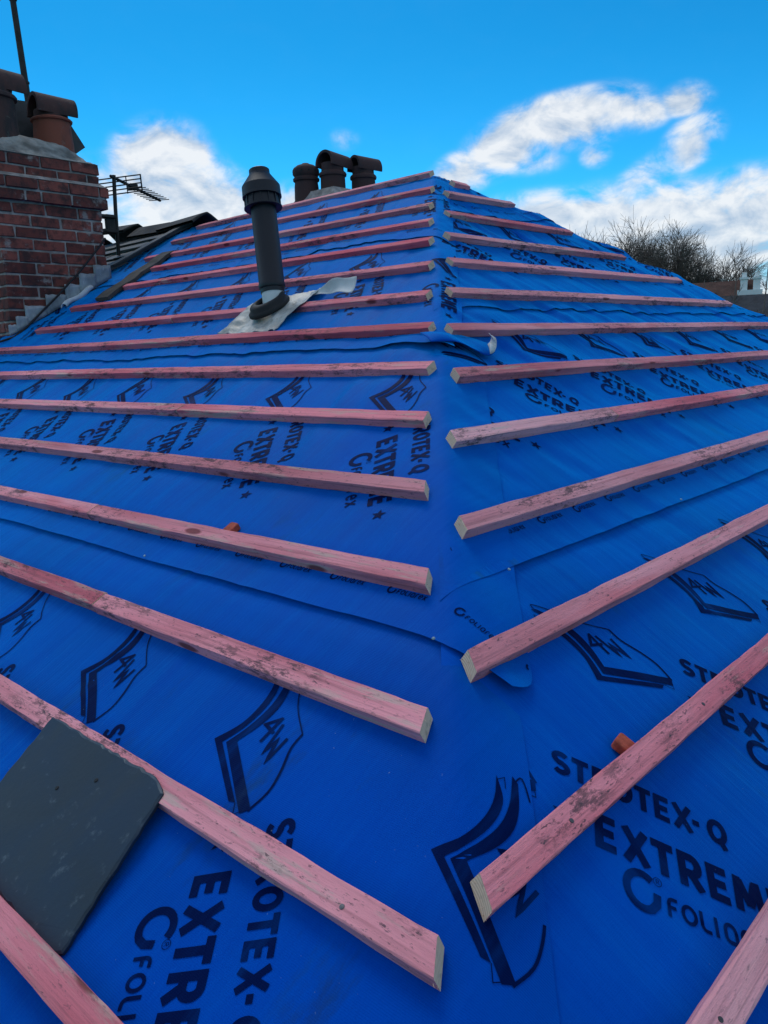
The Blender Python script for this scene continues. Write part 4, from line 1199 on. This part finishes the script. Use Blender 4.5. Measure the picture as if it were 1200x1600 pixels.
# ------------------------------------------------------------------ sky with broken cloud
SUN_EL, SUN_AZ = 54.0, 62.0      # sun veiled by cloud, high beyond the roof (azimuth from +X towards +Y)
w = bpy.data.worlds.new('World'); bpy.context.scene.world = w; w.use_nodes = True
nt = w.node_tree; N = NT(nt); bg = nt.nodes['Background']
sky = N.n('ShaderNodeTexSky'); sky.sky_type = 'NISHITA'; sky.sun_disc = False
sky.sun_elevation = R_(SUN_EL); sky.sun_rotation = R_(90-SUN_AZ); sky.air_density = 1.0; sky.dust_density = .25; sky.ozone_density = 3.0
hsv = N.n('ShaderNodeHueSaturation'); nt.links.new(sky.outputs[0], hsv.inputs['Color']); hsv.inputs['Saturation'].default_value = 1.28
gen = N.n('ShaderNodeTexCoord').outputs['Generated']
sep = N.n('ShaderNodeSeparateXYZ'); nt.links.new(gen, sep.inputs[0])
az = N.math('MULTIPLY', N.math('ARCTAN2', sep.outputs[1], sep.outputs[0]), 180/pi)
el = N.math('MULTIPLY', N.math('ARCSINE', sep.outputs[2]), 180/pi)
tint = N.mix(N.ramp(el, 6, 21), (.110, .62, .78), (.052, .52, .61))
skyc = N.mix(1.0, hsv.outputs[0], tint, 'MULTIPLY')
cb = N.n('ShaderNodeCombineXYZ'); nt.links.new(az, cb.inputs[0]); nt.links.new(el, cb.inputs[1]); ae = cb.outputs[0]
f1 = N.noise(N.scaled(ae, (.30, .48, 1)), 1.0, 10, .58, .35)
f2 = N.noise(N.scaled(ae, (.30, .48, 1), loc=(.06, -.30, 0)), 1.0, 10, .58, .35)
f3 = N.noise(N.scaled(ae, (.05, .16, 1), loc=(4, 2, 0)), 1.0, 6, .6)
# az, el, half-width, half-height, rotation, weight
BL = [(57.2, 12.2, 4.2, 3.2, -20, 1.15), (54.6, 10.6, 5.0, 3.0, 20, 1.15), (55.0, 7.6, 10.0, 3.8, 0, 1.3), (62.2, 9.6, 5.6, 3.6, 0, .85), (48.6, 8.6, 5.0, 3.0, 0, 1.1),
      (36.8, 11.6, 3.4, 1.7, -20, .95), (33.8, 13.2, 4.6, 2.1, -22, 1.2), (29.6, 14.2, 5.4, 2.0, -6, 1.25), (25.9, 14.2, 2.8, 1.4, 0, .75), (23.0, 14.6, 2.0, 1.2, 0, .85),
      (28.4, 12.0, 1.3, 1.0, 0, .66), (22.6, 12.1, 2.6, 1.7, -35, .98), (25.4, 10.2, 4.2, 1.5, -32, .66), (45.0, 13.8, 1.5, .9, 0, .42), (32.4, 12.0, 3.0, 1.2, 0, .45),
      (30.6, 8.2, 6.5, 2.2, 4, 1.25), (25.0, 6.4, 14.0, 4.2, 0, 1.5), (17.5, 7.6, 7.5, 3.2, 0, 1.25), (19.0, 9.4, 3.6, 1.4, 0, .62), (40, 3, 40, 5.5, 0, 1.05)]
acc = None
for a_, e_, sx, sy, ro, wt in BL:
    mp = N.n('ShaderNodeMapping', vector_type='TEXTURE'); nt.links.new(ae, mp.inputs['Vector'])
    mp.inputs['Location'].default_value = (a_, e_, 0); mp.inputs['Rotation'].default_value = (0, 0, R_(ro)); mp.inputs['Scale'].default_value = (sx, sy, 1)
    ln = N.n('ShaderNodeVectorMath', operation='LENGTH'); nt.links.new(mp.outputs[0], ln.inputs[0])
    v = N.math('MULTIPLY', N.ramp(ln.outputs['Value'], 0.0, 1.25, 1.0, 0.0), wt)
    acc = v if acc is None else N.math('SMOOTH_MAX', acc, v, .12)
behind = N.math('MULTIPLY', N.ramp(f3, .40, .58), N.ramp(N.math('ABSOLUTE', N.math('SUBTRACT', az, 40.0)), 38, 60))   # broken cloud added out of view to make the light more neutral
acc = N.math('MAXIMUM', acc, N.math('MULTIPLY', behind, N.ramp(el, 4, 12)))
dens = N.math('ADD', acc, N.math('MULTIPLY', N.math('MULTIPLY', N.math('SUBTRACT', f1, .5), 2.0), N.ramp(acc, .03, .45)))
alpha = N.ramp(dens, .06, .86)
shade = N.math('ADD', N.math('MULTIPLY', N.math('SUBTRACT', f1, f2), 3.2), .60)
shade = N.math('ADD', shade, N.math('MULTIPLY', N.math('SUBTRACT', f3, .5), -1.2), clamp=True)
cloud = N.mix(shade, (2.1, 2.7, 3.5), (4.5, 4.6, 4.7))
thin = N.mix(1.0, cloud, (1, 1, 1), 'MULTIPLY')
final = N.mix(N.math('MULTIPLY', alpha, .94), skyc, thin)
nt.links.new(final, bg.inputs['Color']); bg.inputs['Strength'].default_value = .10
sd_ = bpy.data.lights.new('sun', 'SUN'); sd_.energy = .55; sd_.angle = R_(24); sd_.color = (1, .93, .84)
so_ = bpy.data.objects.new('sun', sd_); C.objects.link(so_)
dv = Vector((math.cos(R_(SUN_EL))*math.cos(R_(SUN_AZ)), math.cos(R_(SUN_EL))*math.sin(R_(SUN_AZ)), math.sin(R_(SUN_EL))))
so_.rotation_euler = dv.to_track_quat('Z', 'Y').to_euler(); so_.location = dv*60

# ------------------------------------------------------------------ camera
cam = bpy.data.cameras.new('camera'); co_ = bpy.data.objects.new('camera', cam); C.objects.link(co_)
Fv = Vector((.71602069, .67014167, -.19551089)); Rv = Vector((.6780705, -.73423746, -.03340283)); Uv = Vector((.16593605, .10865305, .98013251))
M = Matrix((Rv, Uv, -Fv)).transposed().to_4x4(); M.translation = Vector((-.33828708, -.25819226, .74581225)); co_.matrix_world = M
cam.sensor_fit = 'HORIZONTAL'; cam.sensor_width = 36; cam.lens = 36*1246.3/1200; cam.clip_start = .02; cam.clip_end = 2000
sc = bpy.context.scene; sc.camera = co_
sc.view_settings.view_transform = 'Standard'; sc.view_settings.look = 'None'; sc.view_settings.exposure = 1.0; sc.view_settings.gamma = 1.0
sc.cycles.use_denoising = True
